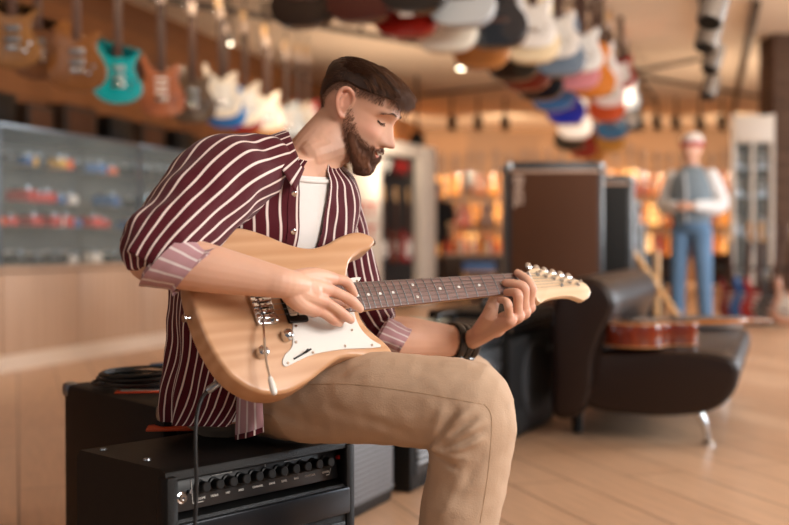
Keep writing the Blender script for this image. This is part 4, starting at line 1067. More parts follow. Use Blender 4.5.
# headstock outline (x = -w, z = t): straight tuner edge on the bass side, swept bulb at the end
hpx = [(528.5, 273), (531.4, 269), (538, 268), (548.6, 272), (565.7, 277), (579.4, 280.2), (587.4, 285), (590.8, 291.6), (589, 297), (584, 300), (578.5, 298.2), (572, 296), (563, 296), (553, 297.5), (545.5, 300), (540, 302.5), (534.5, 295), (531, 291)]
q = [loc_g(x, y, 0) for x, y in hpx]
ho = ccw([(v.x, v.y) for v in smooth_closed([(v.x, v.z, 0) for v in q], 3)])
M['headm'] = wood('pale_maple_head', '#ecd3b4', '#dfc09b', (7, 7, 1), .3, 2, 3, coat=.3)
hs = MB().prism(ho, .000, .015, .0022, 2).build('headstock', M['headm'], eg, 40)
TP = [loc_g(x, y, 0) for x, y in ((536.8, 274), (544.8, 276.2), (552.9, 278.3), (561, 280.3), (569, 282.2), (577, 284.2))]
td = (TP[5] - TP[0]).normalized(); tn = Vector((td.z, 0, -td.x)); tn = tn if tn.x < 0 else -tn
for q in TP:
    x, z = q.x, q.z
    p = MB().lathe([(0, 0), (.006, 0), (.0055, .003), (.0032, .0035), (.0032, .014), (0, .0145)], frame((x, .0, z), (1, 0, 0), (0, 0, 1), (0, -1, 0)), 14)
    e = Vector((x, .019, z)) + tn * .024; p.cyl((x, .019, z), e, .0028, n=8); p.box((x, .020, z), (.018, .012, .015), .003)
    p.ell(e + tn * .006, (.0095, .0042, .0085), None, 14, 8)
    p.build('tuner', M['chrome'], eg)
MB().lathe([(0, 0), (.004, 0), (.004, .003), (0, .003)], frame((TP[3].x + .012, 0, TP[3].z - .006), (1, 0, 0), (0, 0, 1), (0, -1, 0)), 10).build('string_tree', M['steel'], eg)
for k in range(6):
    xb = (k - 2.5) * .0105; xn = (k - 2.5) * .0070; kk = k
    zt = TP[k].z; xt = TP[k].x + .0032
    MB().tube([(xb, -.0142, .121), (xn, -.0118, SC + z0 + .002), (xt, -.0075, zt)], .0006 - .00005 * k, 5).build('string', M['steel'], eg)
# jack plate, plug, cable
jp = lg(222, 381, -.012)
plug0 = at(223, 379, 1.80); plug1 = at(207, 391.5, 1.79)
cbm = thing('instrument_cable', 'black instrument cable plugged into the played guitar, falling before the combo', 'cable')
MB().tube([plug0 + (plug0 - plug1) * .2, plug0, plug0 + (plug1 - plug0) * .15, plug1 + (plug0 - plug1) * .12, plug1], [.003, .0045, .0062, .0062, .0045], 16).build('plug', M['steel'], cbm, label='brushed metal plug barrel')
cpts = [plug1, at(202, 398, 1.785), at(198, 410, 1.775), at(196, 425, 1.765), at(195.5, 450, 1.755), at(196.5, 483, 1.75), at(195, 525, 1.745), at(192, 580, 1.73), at(190, 640, 1.70), at(175, 738, 1.62)]
MB().tube(smooth_open(cpts, 6), .0032, 10).build('cable', M['rubber'], cbm)
# ================================================================ THE SEATED MAN
def skin_mat(name, base, red, warm=0.):
    m, nt, b = nodes(name); setin(b, rough=.48, sss=.12, spec=.4)
    b.inputs['Subsurface Radius'].default_value = (.012, .004, .002); b.inputs['Subsurface Scale'].default_value = .5
    at_ = nt.nodes.new('ShaderNodeVertexColor'); at_.layer_name = 'tone'
    sp = nt.nodes.new('ShaderNodeSeparateColor'); nt.links.new(at_.outputs[0], sp.inputs[0])
    tc = nt.nodes.new('ShaderNodeTexCoord'); n = nt.nodes.new('ShaderNodeTexNoise'); n.inputs['Scale'].default_value = 26; n.inputs['Detail'].default_value = 4
    nt.links.new(tc.outputs['Object'], n.inputs['Vector'])
    m0 = nt.nodes.new('ShaderNodeMix'); m0.data_type = 'RGBA'; m0.inputs[6].default_value = rgb([x * .92 for x in hx(base)]); m0.inputs[7].default_value = rgb([min(1, x * 1.06) for x in hx(base)])
    nt.links.new(n.outputs['Fac'], m0.inputs[0])
    m1 = nt.nodes.new('ShaderNodeMix'); m1.data_type = 'RGBA'; m1.inputs[7].default_value = rgb(hx(red)); nt.links.new(sp.outputs[0], m1.inputs[0]); nt.links.new(m0.outputs[2], m1.inputs[6])
    m2 = nt.nodes.new('ShaderNodeMix'); m2.data_type = 'RGBA'; m2.inputs[7].default_value = rgb(hx('#6b5044')); nt.links.new(sp.outputs[1], m2.inputs[0]); nt.links.new(m1.outputs[2], m2.inputs[6])
    nt.links.new(m2.outputs[2], b.inputs['Base Color'])
    n2 = nt.nodes.new('ShaderNodeTexNoise'); n2.inputs['Scale'].default_value = 500; nt.links.new(tc.outputs['Object'], n2.inputs['Vector'])
    bp = nt.nodes.new('ShaderNodeBump'); bp.inputs['Strength'].default_value = .12; bp.inputs['Distance'].default_value = .001; nt.links.new(n2.outputs['Fac'], bp.inputs['Height']); nt.links.new(bp.outputs[0], b.inputs['Normal'])
    return m
M['skin'] = skin_mat('skin', '#deb097', '#bd6b5a')
man = thing('person', 'seated bearded man in a red striped shirt playing the natural wood guitar', 'person', (-.30, 2.08, .43))
MI = Matrix.Translation((.30, -2.08, -.43))
def world(o):        # geometry is written in world space: shift it under the man's Empty
    o.data.transform(MI); return o
# ---- head
HT = [(.118, -.012, -.018, .003), (.114, .022, -.052, .030), (.106, .044, -.070, .048), (.092, .062, -.084, .062), (.074, .074, -.092, .070), (.052, .082, -.097, .0745), (.034, .0865, -.098, .0755), (.020, .090, -.097, .075), (.010, .088, -.096, .0745), (.0, .083, -.094, .074), (-.018, .084, -.088, .0725), (-.036, .088, -.080, .070), (-.052, .091, -.068, .067), (-.064, .094, -.052, .0645), (-.072, .0925, -.038, .0625), (-.080, .0925, -.024, .060), (-.088, .090, -.008, .057), (-.096, .0885, .008, .052), (-.105, .0895, .020, .045), (-.114, .088, .034, .036), (-.121, .080, .046, .025), (-.126, .066, .056, .010)]
HT = HT[::-1]
HZ = np.array([h[0] for h in HT]); HF = np.array([h[1] for h in HT]); HB = np.array([h[2] * (1.08 if h[0] > -.03 else 1) for h in HT]); HWd = np.array([h[3] for h in HT])
def ga(x, s): return math.exp(-(x / s) ** 2)
def head_pt(z, ph, off=0.):
    xf, xb, w = float(np.interp(z, HZ, HF)), float(np.interp(z, HZ, HB)), float(np.interp(z, HZ, HWd))
    c = (xf + xb) / 2; a = (xf - xb) / 2 + off; w = w + off
    cs, sn = math.cos(ph), math.sin(ph)
    n = 2.25
    r = (abs(cs) ** n + abs(sn) ** n) ** (-1 / n)
    x = c + a * r * cs; y = w * r * sn
    if cs > 0:                                       # the face narrows to the front below the brow
        k = max(0, min(1, (.03 - z) / .05)) * .16; y *= 1 - k * cs ** 1.5
    fz = 0 if cs < 0 else 1
    dx = 0
    if fz:
        if z > -.058 and z < .03:
            t = max(0, min(1, (.012 - z) / .052)); hgt = .004 + .029 * t ** 1.15
            if z < -.040: hgt *= max(0, 1 - ((-.040 - z) / .015) ** 2)
            if z > .005: hgt *= max(0, 1 - (z - .005) / .02)
            sg = .0075 + .0075 * max(0, min(1, (-z) / .045))
            dx += hgt * ga(y, sg)
            dx += .006 * ga(z + .046, .008) * (ga(y - .015, .006) + ga(y + .015, .006))     # nostril wings
        for s_ in (-1, 1):
            dx += -.013 * ga(y - s_ * .031, .017) * ga(z - .001, .012)
            dx += .0075 * ga(y - s_ * .031, .012) * ga(z - .0, .008)
            dx += .0035 * ga(y - s_ * .028, .022) * ga(z - .021, .007)
            dx += .006 * ga(y - s_ * .043, .018) * ga(z + .036, .016)                # smiling cheeks
            dx += -.003 * ga(y - s_ * (.026 + .2 * (-.048 - z)), .004) * ga(z + .058, .014)
        if abs(y) < .04: dx += -.0085 * ga(z + .0735 - abs(y) * .20, .0032) * (1 if abs(y) < .025 else .4)
        dx += .0035 * (ga(z + .0665 - abs(y) * .2, .004) + ga(z + .0815 - abs(y) * .25, .0045)) * ga(y, .024)
        dx += -.0025 * ga(z + .092, .005) * ga(y, .02)
    return Vector((x + dx, y, z if z < .02 else .02 + (z - .02) * .70))
HS = .835
psi = math.radians(18); pit = math.radians(31)
hf = Vector((math.cos(psi), -math.sin(psi), 0)); HX = hf * math.cos(pit) - Vector((0, 0, 1)) * math.sin(pit); HU = hf * math.sin(pit) + Vector((0, 0, 1)) * math.cos(pit); HL = HU.cross(HX)
eyeT = at(386.5, 123, 2.08)
HC = eyeT - (HX * .084 + HL * -.031) * HS
MH = frame(HC, HX, HL, HU) @ Matrix.Scale(HS, 4)
body = MB()
def hgrid(u, v):
    z = -.126 + .244 * (.5 - .5 * math.cos(PI * u)); return MH @ head_pt(z, v * 2 * PI - PI)
hd = MB().grid(hgrid, 90, 120, cv=True)
n_ = 120; hd.f.append(list(range(n_))); hd.f.append([90 * n_ + k for k in range(n_)])
body.join(hd)
# ears
for s_ in (-1, 1):
    E = Matrix.Translation((-.012, s_ * .0735, -.006)) @ Matrix.Rotation(s_ * -.32, 4, 'Z') @ Matrix.Rotation(-.18, 4, 'Y')
    T = MH @ E
    rim = [Vector((.010, 0, -.020)), Vector((.016, s_ * .004, .002)), Vector((.014, s_ * .008, .022)), Vector((.0, s_ * .012, .033)), Vector((-.014, s_ * .013, .028)), Vector((-.020, s_ * .012, .010)), Vector((-.015, s_ * .010, -.010)), Vector((-.006, s_ * .007, -.024)), Vector((.003, s_ * .005, -.031)), Vector((.008, s_ * .002, -.026))]
    limb(body, [T @ p for p in rim], [.0035, .0032, .0038, .0042, .0042, .0042, .004, .004, .0052, .004], 10, 4)
    body.ell(T @ Vector((-.001, s_ * .003, .002)), (.016, .004, .027), frame((0, 0, 0), HX, HL, HU) @ Matrix.Rotation(s_ * -.32, 4, 'Z') @ Matrix.Rotation(-.18, 4, 'Y'))
    limb(body, [T @ Vector((-.006, s_ * .008, -.012)), T @ Vector((-.010, s_ * .010, .006)), T @ Vector((-.002, s_ * .010, .020))], [.003, .003, .0028], 8, 3)
    body.ell(T @ Vector((.011, s_ * .003, -.004)), (.005, .004, .007), None, 8, 6)
# torso frame
TF = Vector((math.sin(math.radians(46)), -math.cos(math.radians(46)), 0)); TL = Vector((-TF.y, TF.x, 0)); TU = Vector((0, 0, 1))
def tring(px, py, Z, hw, hd, lean):
    c = at(px, py, Z); f = TF * math.cos(lean) - TU * math.sin(lean); return (c, TL * hw, f * hd, f)
RG = [(226, 417, 2.10, .112, .095, 0), (228, 400, 2.11, .116, .098, 0), (235, 365, 2.12, .122, .098, .05), (246, 318, 2.13, .138, .100, .12), (259, 272, 2.12, .158, .108, .2), (271, 228, 2.11, .178, .115, .28), (281, 196, 2.10, .180, .100, .33), (290, 172, 2.09, .150, .080, .38), (297, 158, 2.085, .092, .062, .42), (303, 150, 2.085, .062, .056, .45)]
def ringpt(R, th, k=1., n=2.3):
    c, l, f, _ = R; cs, sn = math.cos(th), math.sin(th); r = (abs(cs) ** n + abs(sn) ** n) ** (-1 / n); return c + l * (k * r * cs) + f * (k * r * sn)
rings = [tring(*r) for r in RG]
def lerp_ring(v):
    x = v * (len(RG) - 1); i = min(int(x), len(RG) - 2); t = x - i
    p0, p1, p2, p3 = [np.array(RG[max(0, min(len(RG) - 1, j))], float) for j in (i - 1, i, i + 1, i + 2)]
    q = .5 * ((2 * p1) + (p2 - p0) * t + (2 * p0 - 5 * p1 + 4 * p2 - p3) * t * t + (-p0 + 3 * p1 - 3 * p2 + p3) * t ** 3)
    return tring(*[float(a) for a in q])
tor = MB().grid(lambda u, v: ringpt(lerp_ring(u), v * 2 * PI, .88), 30, 40, cv=True)
tor.f.append(list(range(40))); tor.f.append([30 * 40 + k for k in range(40)])
body.join(tor)
nb = at(303, 172, 2.10); nt_ = MH @ Vector((-.022, 0, -.04))
limb(body, [nb - (nt_ - nb) * .25, nb, nb + (nt_ - nb) * .5, nt_], [.062, .056, .053, .046], 24, 5)
limb(body, [MH @ Vector((.025, 0, -.078)), nb + TF * .03 + TU * .03], [.036, .034], 16, 4)
# arms
shR = at(222, 172, 1.975); elR = at(152, 257, 1.765); wrR = at(283, 283, 1.80)
limb(body, [at(262, 178, 2.04), shR, elR], [.055, .052, .042], 20, 6)
faR = lambda a: elR + (wrR - elR) * a
limb(body, [elR, faR(.25), faR(.6), wrR], [.040, .043, .036, .0255], 20, 6)
shL = at(328, 192, 2.20); elL = at(376, 337, 2.22); wrL = at(466, 342, 2.33)
limb(body, [at(312, 187, 2.15), shL, at(342, 240, 2.22), at(358, 290, 2.225), elL], [.048, .046, .042, .040, .038], 20, 6)
faL = lambda a: elL + (wrL - elL) * a
limb(body, [elL, faL(.3), faL(.65), wrL], [.043, .046, .038, .030], 20, 6)
# right hand
def hp_(l): return [GP(*p) for p in l]
W0 = wrR
kR = hp_([(332, 279, .052), (328, 290, .058), (322, 301, .055), (315, 310, .043)])
for i, k in enumerate(kR):
    st = W0 + (kR[3] - kR[0]) * ((i - 1.5) * .16) + (k - W0) * .12
    limb(body, [W0 + (k - W0) * .05, st + (k - st) * .45, k], [.018, .0165, .0130], 12, 5)
limb(body, [faR(.85), W0, W0 + (kR[1] - W0) * .35], [.029, .0255, .021], 18, 5)
body.ell(W0 + (sum((k for k in kR), Vector()) / 4 - W0) * .55 - GN * .006, (.03, .022, .022), None, 14, 10)
fR = [[(333, 279, .052), (346, 282, .050), (354, 294, .026)], [(329, 290, .058), (350, 300, .055), (360, 309, .028)], [(323, 301, .055), (342, 313.5, .047), (351, 320, .025)], [(316, 310, .043), (333, 320, .034), (340, 323.5, .019)]]
for q_, rr_ in zip(fR, (.0095, .0098, .0093, .0083)):
    a, b_, c = hp_(q_); m_ = a + (b_ - a) * .5 + GN * .002; d_ = b_ + (c - b_) * .5 + (b_ - a) * .06
    limb(body, [a, m_, b_, d_, c], [rr_ * 1.18, rr_ * .98, rr_ * 1.05, rr_ * .92, rr_ * .80], 12, 4)
tb = hp_([(292, 296, .034), (314, 303, .026), (334, 305, .022), (349, 303, .018)])
limb(body, tb, [.017, .0145, .0115, .0095], 12, 4)
# left hand
kL = hp_([(529, 307, -.004), (524.5, 312, .004), (518, 316, .008), (510, 320, .006)])
for i, k in enumerate(kL):
    limb(body, [wrL + (wrL - k) * .08, wrL + (k - wrL) * .5 + (kL[0] - kL[3]) * (.10 - .07 * i), k], [.0225, .0190, .0145], 12, 5)
body.ell(wrL + (kL[2] - wrL) * .55, (.026, .024, .020), None, 14, 10)
fL = [[(529, 307, -.004), (531.5, 288, .030), (517.5, 273, .017)], [(524.5, 312, .004), (524, 288, .040), (505.5, 283, .016)], [(518, 316, .008), (518, 295, .042), (507, 292.5, .018)], [(510, 320, .006), (508, 305, .034), (500, 300, .018)]]
for q_, rr_ in zip(fL, (.0104, .0104, .0100, .0088)):
    a, b_, c = hp_(q_); m_ = a + (b_ - a) * .5 + (a - c).normalized() * .0; d_ = b_ + (c - b_) * .5 + GN * .006
    limb(body, [a, m_, b_, d_, c], [rr_ * 1.15, rr_ * .98, rr_ * 1.04, rr_ * .9, rr_ * .80], 12, 4)
limb(body, [wrL + (kL[3] - wrL) * .25, GP(489, 316, -.03), GP(494, 301, -.040), GP(503, 288, -.034)], [.019, .016, .0125, .0105], 12, 5)
bm_ = fuse(body, .0022, 3, .5)
def hairline(ph):
    """lowest z of the hair for the azimuth ph (0 front, +-pi back)"""
    a = abs(ph)
    return float(np.interp(a, [0, .35, .7, .95, 1.2, 1.45, 1.6, 1.75, 2.0, 2.4, PI], [.068, .066, .060, .055, .050, .044, .044, .044, .030, -.015, -.04]))
MHi = MH.inverted()
bmn = bmesh.new(); bmn.from_mesh(bm_); sel = []
for v in bmn.verts:
    h = MHi @ v.co
    if h.length < .30 and -.2 < h.z < -.035 and h.x < .028 - max(0, (h.z + .1)) * .5 and abs(h.y) < .09 and not (h.z > -.06 and abs(h.y) > .07): sel.append(v)
for _ in range(30): bmesh.ops.smooth_vert(bmn, verts=sel, factor=.5, use_axis_x=True, use_axis_y=True, use_axis_z=True)
bmn.to_mesh(bm_); bmn.free()
vc = bm_.color_attributes.new('tone', 'FLOAT_COLOR', 'POINT')
kn = [(v, .016) for v in kR + kL] + [(GP(*q_[1]), .011) for q_ in fR + fL] + [(GP(*q_[2]), .011) for q_ in fR + fL]
tone = np.zeros((len(bm_.vertices), 4), np.float32); tone[:, 3] = 1
for i, v in enumerate(bm_.vertices):
    h = MHi @ v.co; r = 0.; g = 0.
    if h.length < .2:
        r = max(.95 * ga(h.z + .0665 - abs(h.y) * .2, .0055) * ga(h.y, .023) if h.x > .07 else 0, .9 * ga(h.z + .082 - abs(h.y) * .25, .006) * ga(h.y, .022) if h.x > .07 else 0)
        r = max(r, .35 * ga(abs(h.y) - .045, .02) * ga(h.z + .03, .02) if h.x > .03 else 0, .3 * ga(h.z + .04, .012) * ga(h.y, .016) if h.x > .1 else 0)
        if abs(h.y) > .076 and h.z > -.045 and h.x < .03: r = max(r, .35)
        if h.x > .04 and h.y != 0 and .025 > abs(h.y) > .008 and -.06 < h.z < -.045: g = 0
        if h.z < -.02 and h.x > -.03: g = .42 * max(0, min(1, (-.03 - h.z) / .03)) * max(0, min(1, (h.x + .01) / .04)) * max(0, min(1, (h.z + .145) / .03)) * (0 if abs(h.z + .074) < .016 and abs(h.y) < .024 and h.x > .06 else 1)
        if h.z > -.06 and abs(h.y) < .0745:
            zo = h.z if h.z < .02 else .02 + (h.z - .02) / .70; a_ = math.atan2(h.y / .075, (h.x + .006) / .092); g = max(g, .75 * max(0, min(1, 1 - (hairline(a_) - zo) / .034)) ** 1.3 * max(0, min(1, (abs(a_) - .75) * 3)))
    else:
        if (v.co - kR[1]).length < .08 or (v.co - kL[1]).length < .08:
            for p, s_ in kn:
                d_ = (v.co - p).length
                if d_ < .03: r = max(r, .40 * ga(d_, s_))
    tone[i, 0] = r; tone[i, 1] = g
vc.data.foreach_set('color', tone.ravel())
bo = world(mobj('body', bm_, M['skin'], man)); body_bvh = None

# ---- hair: shell volumes plus strands following the combing direction
M['hair'] = plain('dark_brown_hair', '#2f1d14', .5, var=.4, vscale=60)
M['hairs'] = plain('brown_hair_strands', '#5a3a26', .42, var=.5, vscale=90)
M['beard'] = plain('brown_beard', '#6a432d', .6, var=.4, vscale=90)
def thick(z, ph):
    """hair thickness: faded sides, long top"""
    a = abs(ph); top = max(0, min(1, (z - .045) / .045)); front = max(0, math.cos(ph))
    side = .0035 + .006 * max(0, min(1, (z - .02) / .05))
    return side * (1 - top) + top * (.0085 + .006 * front)
hsh = MB()
def hfn(u, v):
    ph = v * 2 * PI - PI; zl = hairline(ph); z = zl + (.1175 - zl) * (.5 - .5 * math.cos(PI * (u * .98 + .0))) ** 1.0
    k = min(1, u * 7); t = thick(z, ph) * k - .002 * (1 - k)
    p = head_pt(min(z, .1175), ph); c = Vector((-.01, 0, .02)); n = (p - c).normalized()
    t += (.0022 * noise.noise(Vector((p.x * 14, p.y * 150 + p.x * 30, p.z * 40))) + .0014 * noise.noise(Vector((p.x * 25, p.y * 330, p.z * 60)))) * max(0, min(1, (z - .04) / .03))
    return MH @ (p + n * t)
hsh.grid(hfn, 40, 140, cv=True); hsh.f.append([40 * 140 + k for k in range(140)])
# combed-forward fringe volume overhanging the forehead
fr_ = MB()
for j in range(9):
    y = (j - 4) * .0125
    dj = .004 * math.sin(j * 2.3); path = [(-.03, y, .086), (.02, y, .092 - abs(y) * .15 + dj), (.058, y * .95, .086 - abs(y) * .2 + dj), (.080, y * .9, .070 + dj), (.090 - abs(y) * .35, y * .85 + dj, .054 + dj)]
    limb(fr_, [MH @ Vector(p) for p in path], [.006, .0080, .0085, .0045, .0010], 10, 4)
hair_fus = MB().join(hsh)
hairo = world(hsh.build('hair', M['hair'], man, 180))
hf_me = fuse(fr_, .0025, 3, .5)
hfo = world(mobj('fringe', hf_me, M['hair'], hairo)); 
def strands(n, rootf, name, mat, parent, r=.00035, segs=4):
    mb = MB()
    vs = []; fs = []
    for _ in range(n):
        P = rootf()
        if P is None: continue
        m = len(P); o = len(vs)
        T = (P[-1] - P[0]).normalized(); u = T.orthogonal().normalized(); w = T.cross(u)
        for i, p in enumerate(P):
            q = r * (1 - .75 * i / (m - 1))
            for k in range(3): a = 2 * PI * k / 3; vs.append(p + u * (q * math.cos(a)) + w * (q * math.sin(a)))
        for i in range(m - 1):
            for k in range(3): k2 = (k + 1) % 3; fs.append([o + i * 3 + k, o + i * 3 + k2, o + (i + 1) * 3 + k2, o + (i + 1) * 3 + k])
    mb.v = vs; mb.f = fs
    return world(mb.build(name, mat, parent, 180, fixn=False))
rnd = random.Random(3)
def top_strand():
    x = rnd.uniform(-.085, .075); y = rnd.uniform(-.06, .06)
    ph = math.atan2(y / .072, (x + .005) / .088); rr2 = min(1, math.hypot(y / .074, (x + .005) / .09)); z = .118 - .075 * rr2 ** 2.2
    if z < hairline(ph) + .02: return None
    p = head_pt(z, ph); c = Vector((-.01, 0, .02)); n = (p - c).normalized(); p = p + n * (thick(z, ph) * rnd.uniform(.7, 1.0))
    L = rnd.uniform(.03, .055); P = []
    d = Vector((1, rnd.uniform(-.2, .2) + y * 2, .28 - .6 * rr2 * (1 if x > 0 else -1)))
    for i in range(5):
        P.append(MH @ p); p = p + d.normalized() * (L / 4) + n * .0006; d.z -= .26 + .25 * max(0, x * 8)
        q = Vector((p.x / .102, p.y / .086, (p.z - .0) / .13))
    return P
strands(3200, top_strand, 'hair_strands', M['hairs'], hairo, .0005)
def fringe_strand():
    y = rnd.uniform(-.052, .052); s0 = rnd.uniform(.0, .5)
    jit = lambda a: rnd.uniform(-a, a)
    base = smooth_open([Vector((-.01, y, .094)), Vector((.03, y, .099 - abs(y) * .2)), Vector((.066, y, .090 - abs(y) * .25)), Vector((.086, y * .9, .071)), Vector((.100 - abs(y) * .45, y * .85, .046 + jit(.012)))], 4)
    off = Vector((jit(.006), jit(.007), jit(.006) - .002)); n0 = int(s0 * 8); P = base[n0:]
    return [MH @ (p + off * (1 + i * .25)) for i, p in enumerate(P[::2])]
strands(750, fringe_strand, 'fringe_strands', M['hairs'], hairo, .0005)
def side_strand():
    ph = rnd.uniform(-PI, PI)
    if abs(ph) < .75: return None
    zl = hairline(ph); z = zl + rnd.random() ** 1.1 * .07 - .022
    if z > .09: return None
    p = head_pt(z, ph); c = Vector((-.01, 0, .02)); n = (p - c).normalized(); p = p + n * max(0, thick(z, ph) * .8 - .001)
    L = rnd.uniform(.004, .007) + max(0, z - .03) * .15
    d = Vector((-.35, 0, -1)) + n * .45 + Vector((rnd.uniform(-.3, .3), rnd.uniform(-.3, .3), rnd.uniform(-.3, .3)))
    return [MH @ p, MH @ (p + d.normalized() * L * .5), MH @ (p + d.normalized() * L)]
strands(5200, side_strand, 'side_hair', M['hairs'], hairo, .0003)
# ---- beard
def beard_mask(z, ph):
    a = abs(ph)
    hi = float(np.interp(a, [0, .28, .5, .7, .95, 1.15, 1.3, 1.42, 1.55, 1.7, 1.8], [-.087, -.085, -.063, -.062, -.060, -.048, -.022, .008, .0, -.05, -.08]))
    return hi
bsh = MB()
def bfn(u, v):
    ph = (v * 2 - 1) * 1.6; hi = min(-.046, beard_mask(0, ph) - .008); z = hi + (-.1262 - hi) * (math.sin(PI / 2 * u))
    k = min(1, u * 5) * min(1, (1 - abs(v * 2 - 1)) * 7)
    p = head_pt(z, ph); c = Vector((.03, 0, -.06)); n = (p - c).normalized()
    low = max(0, min(1, (-.05 - z) / .05)); fwd = max(0, math.cos(ph))
    t = (.0012 + .0080 * low + .004 * low * fwd) * k - .0018 * (1 - k); t *= 1 + .35 * noise.noise(p * 120)
    return MH @ (p + n * t)
bsh.grid(bfn, 26, 90); bsh.f.append([26 * 91 + k for k in range(91)])
bdo = world(bsh.build('beard', M['beard'], man, 180))
mus = MB()
for s_ in (-1, 1):
    P = [head_pt(-.0585 - .0 * abs(y) - .25 * y * y * 40, math.asin(min(1, y / .06)) * s_ * .8) for y in (.002, .009, .016, .023, .029)]
    limb(mus, [MH @ (p + Vector((.001, 0, 0))) for p in P], [.0014, .0020, .0024, .0026, .0026], 8, 4)
    P2 = [head_pt(z, s_ * p_) for z, p_ in ((-.066, .42), (-.078, .46), (-.090, .45))]
    limb(mus, [MH @ p for p in P2], [.0035, .004, .005], 8, 4)
world(mobj('moustache', fuse(mus, .0015, 2), M['beard'], bdo))
def beard_strand():
    ph = rnd.uniform(-1.62, 1.62); hi = beard_mask(0, ph) + rnd.uniform(0, .006); z = hi + (-.126 - hi) * rnd.random() ** .8
    p = head_pt(z, ph); n = (p - Vector((.03, 0, -.06))).normalized(); low = max(0, min(1, (-.05 - z) / .05))
    L = .005 + .010 * low; d = n * .7 + Vector((.25, 0, -.8)) + Vector([rnd.uniform(-.35, .35) for _ in range(3)])
    p = p + n * .002 * low
    return [MH @ p, MH @ (p + (d + n * .2).normalized() * L * .5), MH @ (p + d.normalized() * L)]
strands(9000, beard_strand, 'beard_strands', M['beard'], bdo, .00035)
def mus_strand():
    y = rnd.uniform(-.032, .032); z = -.0575 - abs(y) * .35 + rnd.uniform(-.003, .004)
    p = head_pt(z, math.asin(max(-1, min(1, y / .06))) * .8); d = Vector((.45, y * 18, -.8)) + Vector([rnd.uniform(-.2, .2) for _ in range(3)])
    return [MH @ p, MH @ (p + d.normalized() * .004 + Vector((.001, 0, 0))), MH @ (p + d.normalized() * .008)]
strands(260, mus_strand, 'moustache_strands', M['beard'], bdo, .0004)
# ---- eyebrows, lashes, teeth
M['tooth'] = plain('tooth_white', '#efe6d6', .3)
for s_ in (-1, 1):
    eb = MB(); 
    for k in range(110):
        t = rnd.random(); y = s_ * (.011 + .038 * t); z = .0215 + .006 * math.sin(PI * min(1, t * 1.15)) - .007 * t * t + rnd.uniform(-.0022, .0022)
        p = head_pt(z, math.asin(max(-1, min(1, y / .0745)))) ; d = Vector((.1, s_ * 1, .35 - .6 * t)).normalized()
        eb.tube([MH @ (p + Vector((.0006, 0, 0))), MH @ (p + d * .004 + Vector((.0016, 0, 0))), MH @ (p + d * .008 + Vector((.0002, 0, 0)))], [.0004, .0004, .0001], 3, False)
    world(eb.build('eyebrow', M['hairs'], man, 180))
    ls = MB()
    P = []
    for t in range(9):
        y = s_ * (.019 + .0235 * t / 8); z = -.0035 - .0035 * math.sin(PI * t / 8); p = head_pt(z, math.asin(max(-1, min(1, y / .0745)))); P.append(MH @ (p + Vector((.0006, s_ * .0003, 0))))
    ls.tube(P, [.0004] + [.0010] * 7 + [.0005], 6)
    for t in range(14):
        y = s_ * (.021 + .021 * t / 13); z = -.005 - .003 * math.sin(PI * t / 13); p = head_pt(z, math.asin(max(-1, min(1, y / .0745))))
        ls.tube([MH @ p, MH @ (p + Vector((.004, s_ * .002, -.003))), MH @ (p + Vector((.007, s_ * .003, -.003)))], [.0004, .0003, .0001], 3, False)
    world(ls.build('eyelashes', M['hair'], man, 180))
th = MB()
for k in range(-5, 6):
    y = k * .0042; p = head_pt(-.0725 + abs(y) * .20, math.asin(y / .06) * .8); th.ell(MH @ (p + Vector((.0070, 0, .0000))), (.0022, .0022, .0038), None, 8, 6)
world(th.build('teeth', M['tooth'], man, 180))
# ---- white undershirt
ts = MB()
RT = [lerp_ring(v) for v in (.05, .2, .4, .55, .7, .8)]
def tfn(u, v):
    vv = .03 + u * .80; R = lerp_ring(vv); return ringpt(R, v * 2 * PI, .935)
ts.grid(tfn, 24, 60, cv=True)
M['tee'] = plain('white_cotton', '#e8e6e4', .85, bump=.3, bscale=60)
def neckring():
    pass
teo = world(ts.build('undershirt', M['tee'], man, 180, fixn=False))
# soft neckline of the tee
nl = MB(); P = []
for k in range(40):
    th_ = 2 * PI * k / 40; R = lerp_ring(.80 + .06 * (1 - math.sin(th_))); P.append(ringpt(R, th_, .94))
nl.tube(P + [P[0]], .0045, 8, False); world(nl.build('neckline', M['tee'], teo, 180))

# ---- striped shirt
M['shirt'] = stripes('striped_shirt_cloth', '#4e0e1b', '#e8d8d2', 1, .19)
M['shirt_in'] = stripes('striped_shirt_reverse', '#b58c92', '#dccfce', 1, .22)
NT = 44.
def fold(p, s1=9., a=.010, s2=22., b=.004): return a * noise.noise(p * s1) + b * noise.noise(p * s2 + Vector((5, 1, 2)))
def gapf(v): return float(np.interp(v, [0, .12, .3, .5, .62, .75, .9, 1], [.45, .30, .18, .16, .17, .22, .32, .42]))
def shirt_pt(u, v, k0=1.0, shift=0.):
    g = gapf(v); th_ = PI / 2 + g * 1.15 + u * (2 * PI - g * 2.0)
    R = lerp_ring(v); flare = 1.05
    # loose back and right side of the shirt below the arm
    p = ringpt(R, th_, flare * k0)
    back = max(0, math.cos(th_ - 1.25 * PI)); p += (R[0] - p).normalized() * -(.010 * back * max(0, 1 - abs(v - .3) / .35))
    n = (p - R[0]); n.z *= .3; n.normalize()
    # long vertical drapes plus crumples at the waist
    drape_ = .008 * math.sin(th_ * 9 + 2.5 * noise.noise(Vector((th_ * 1.5, v * 3, 0)))) * max(.15, 1 - v * 1.3)
    return p + n * (drape_ + fold(p)) 
sh_ = MB()
NU, NV = 170, 90
sh_.grid(lambda a, b_: shirt_pt(a, b_ * .985), NU, NV, uvf=lambda a, b_: (a * NT + .35 * math.sin(b_ * 5), b_))
shirt = sh_
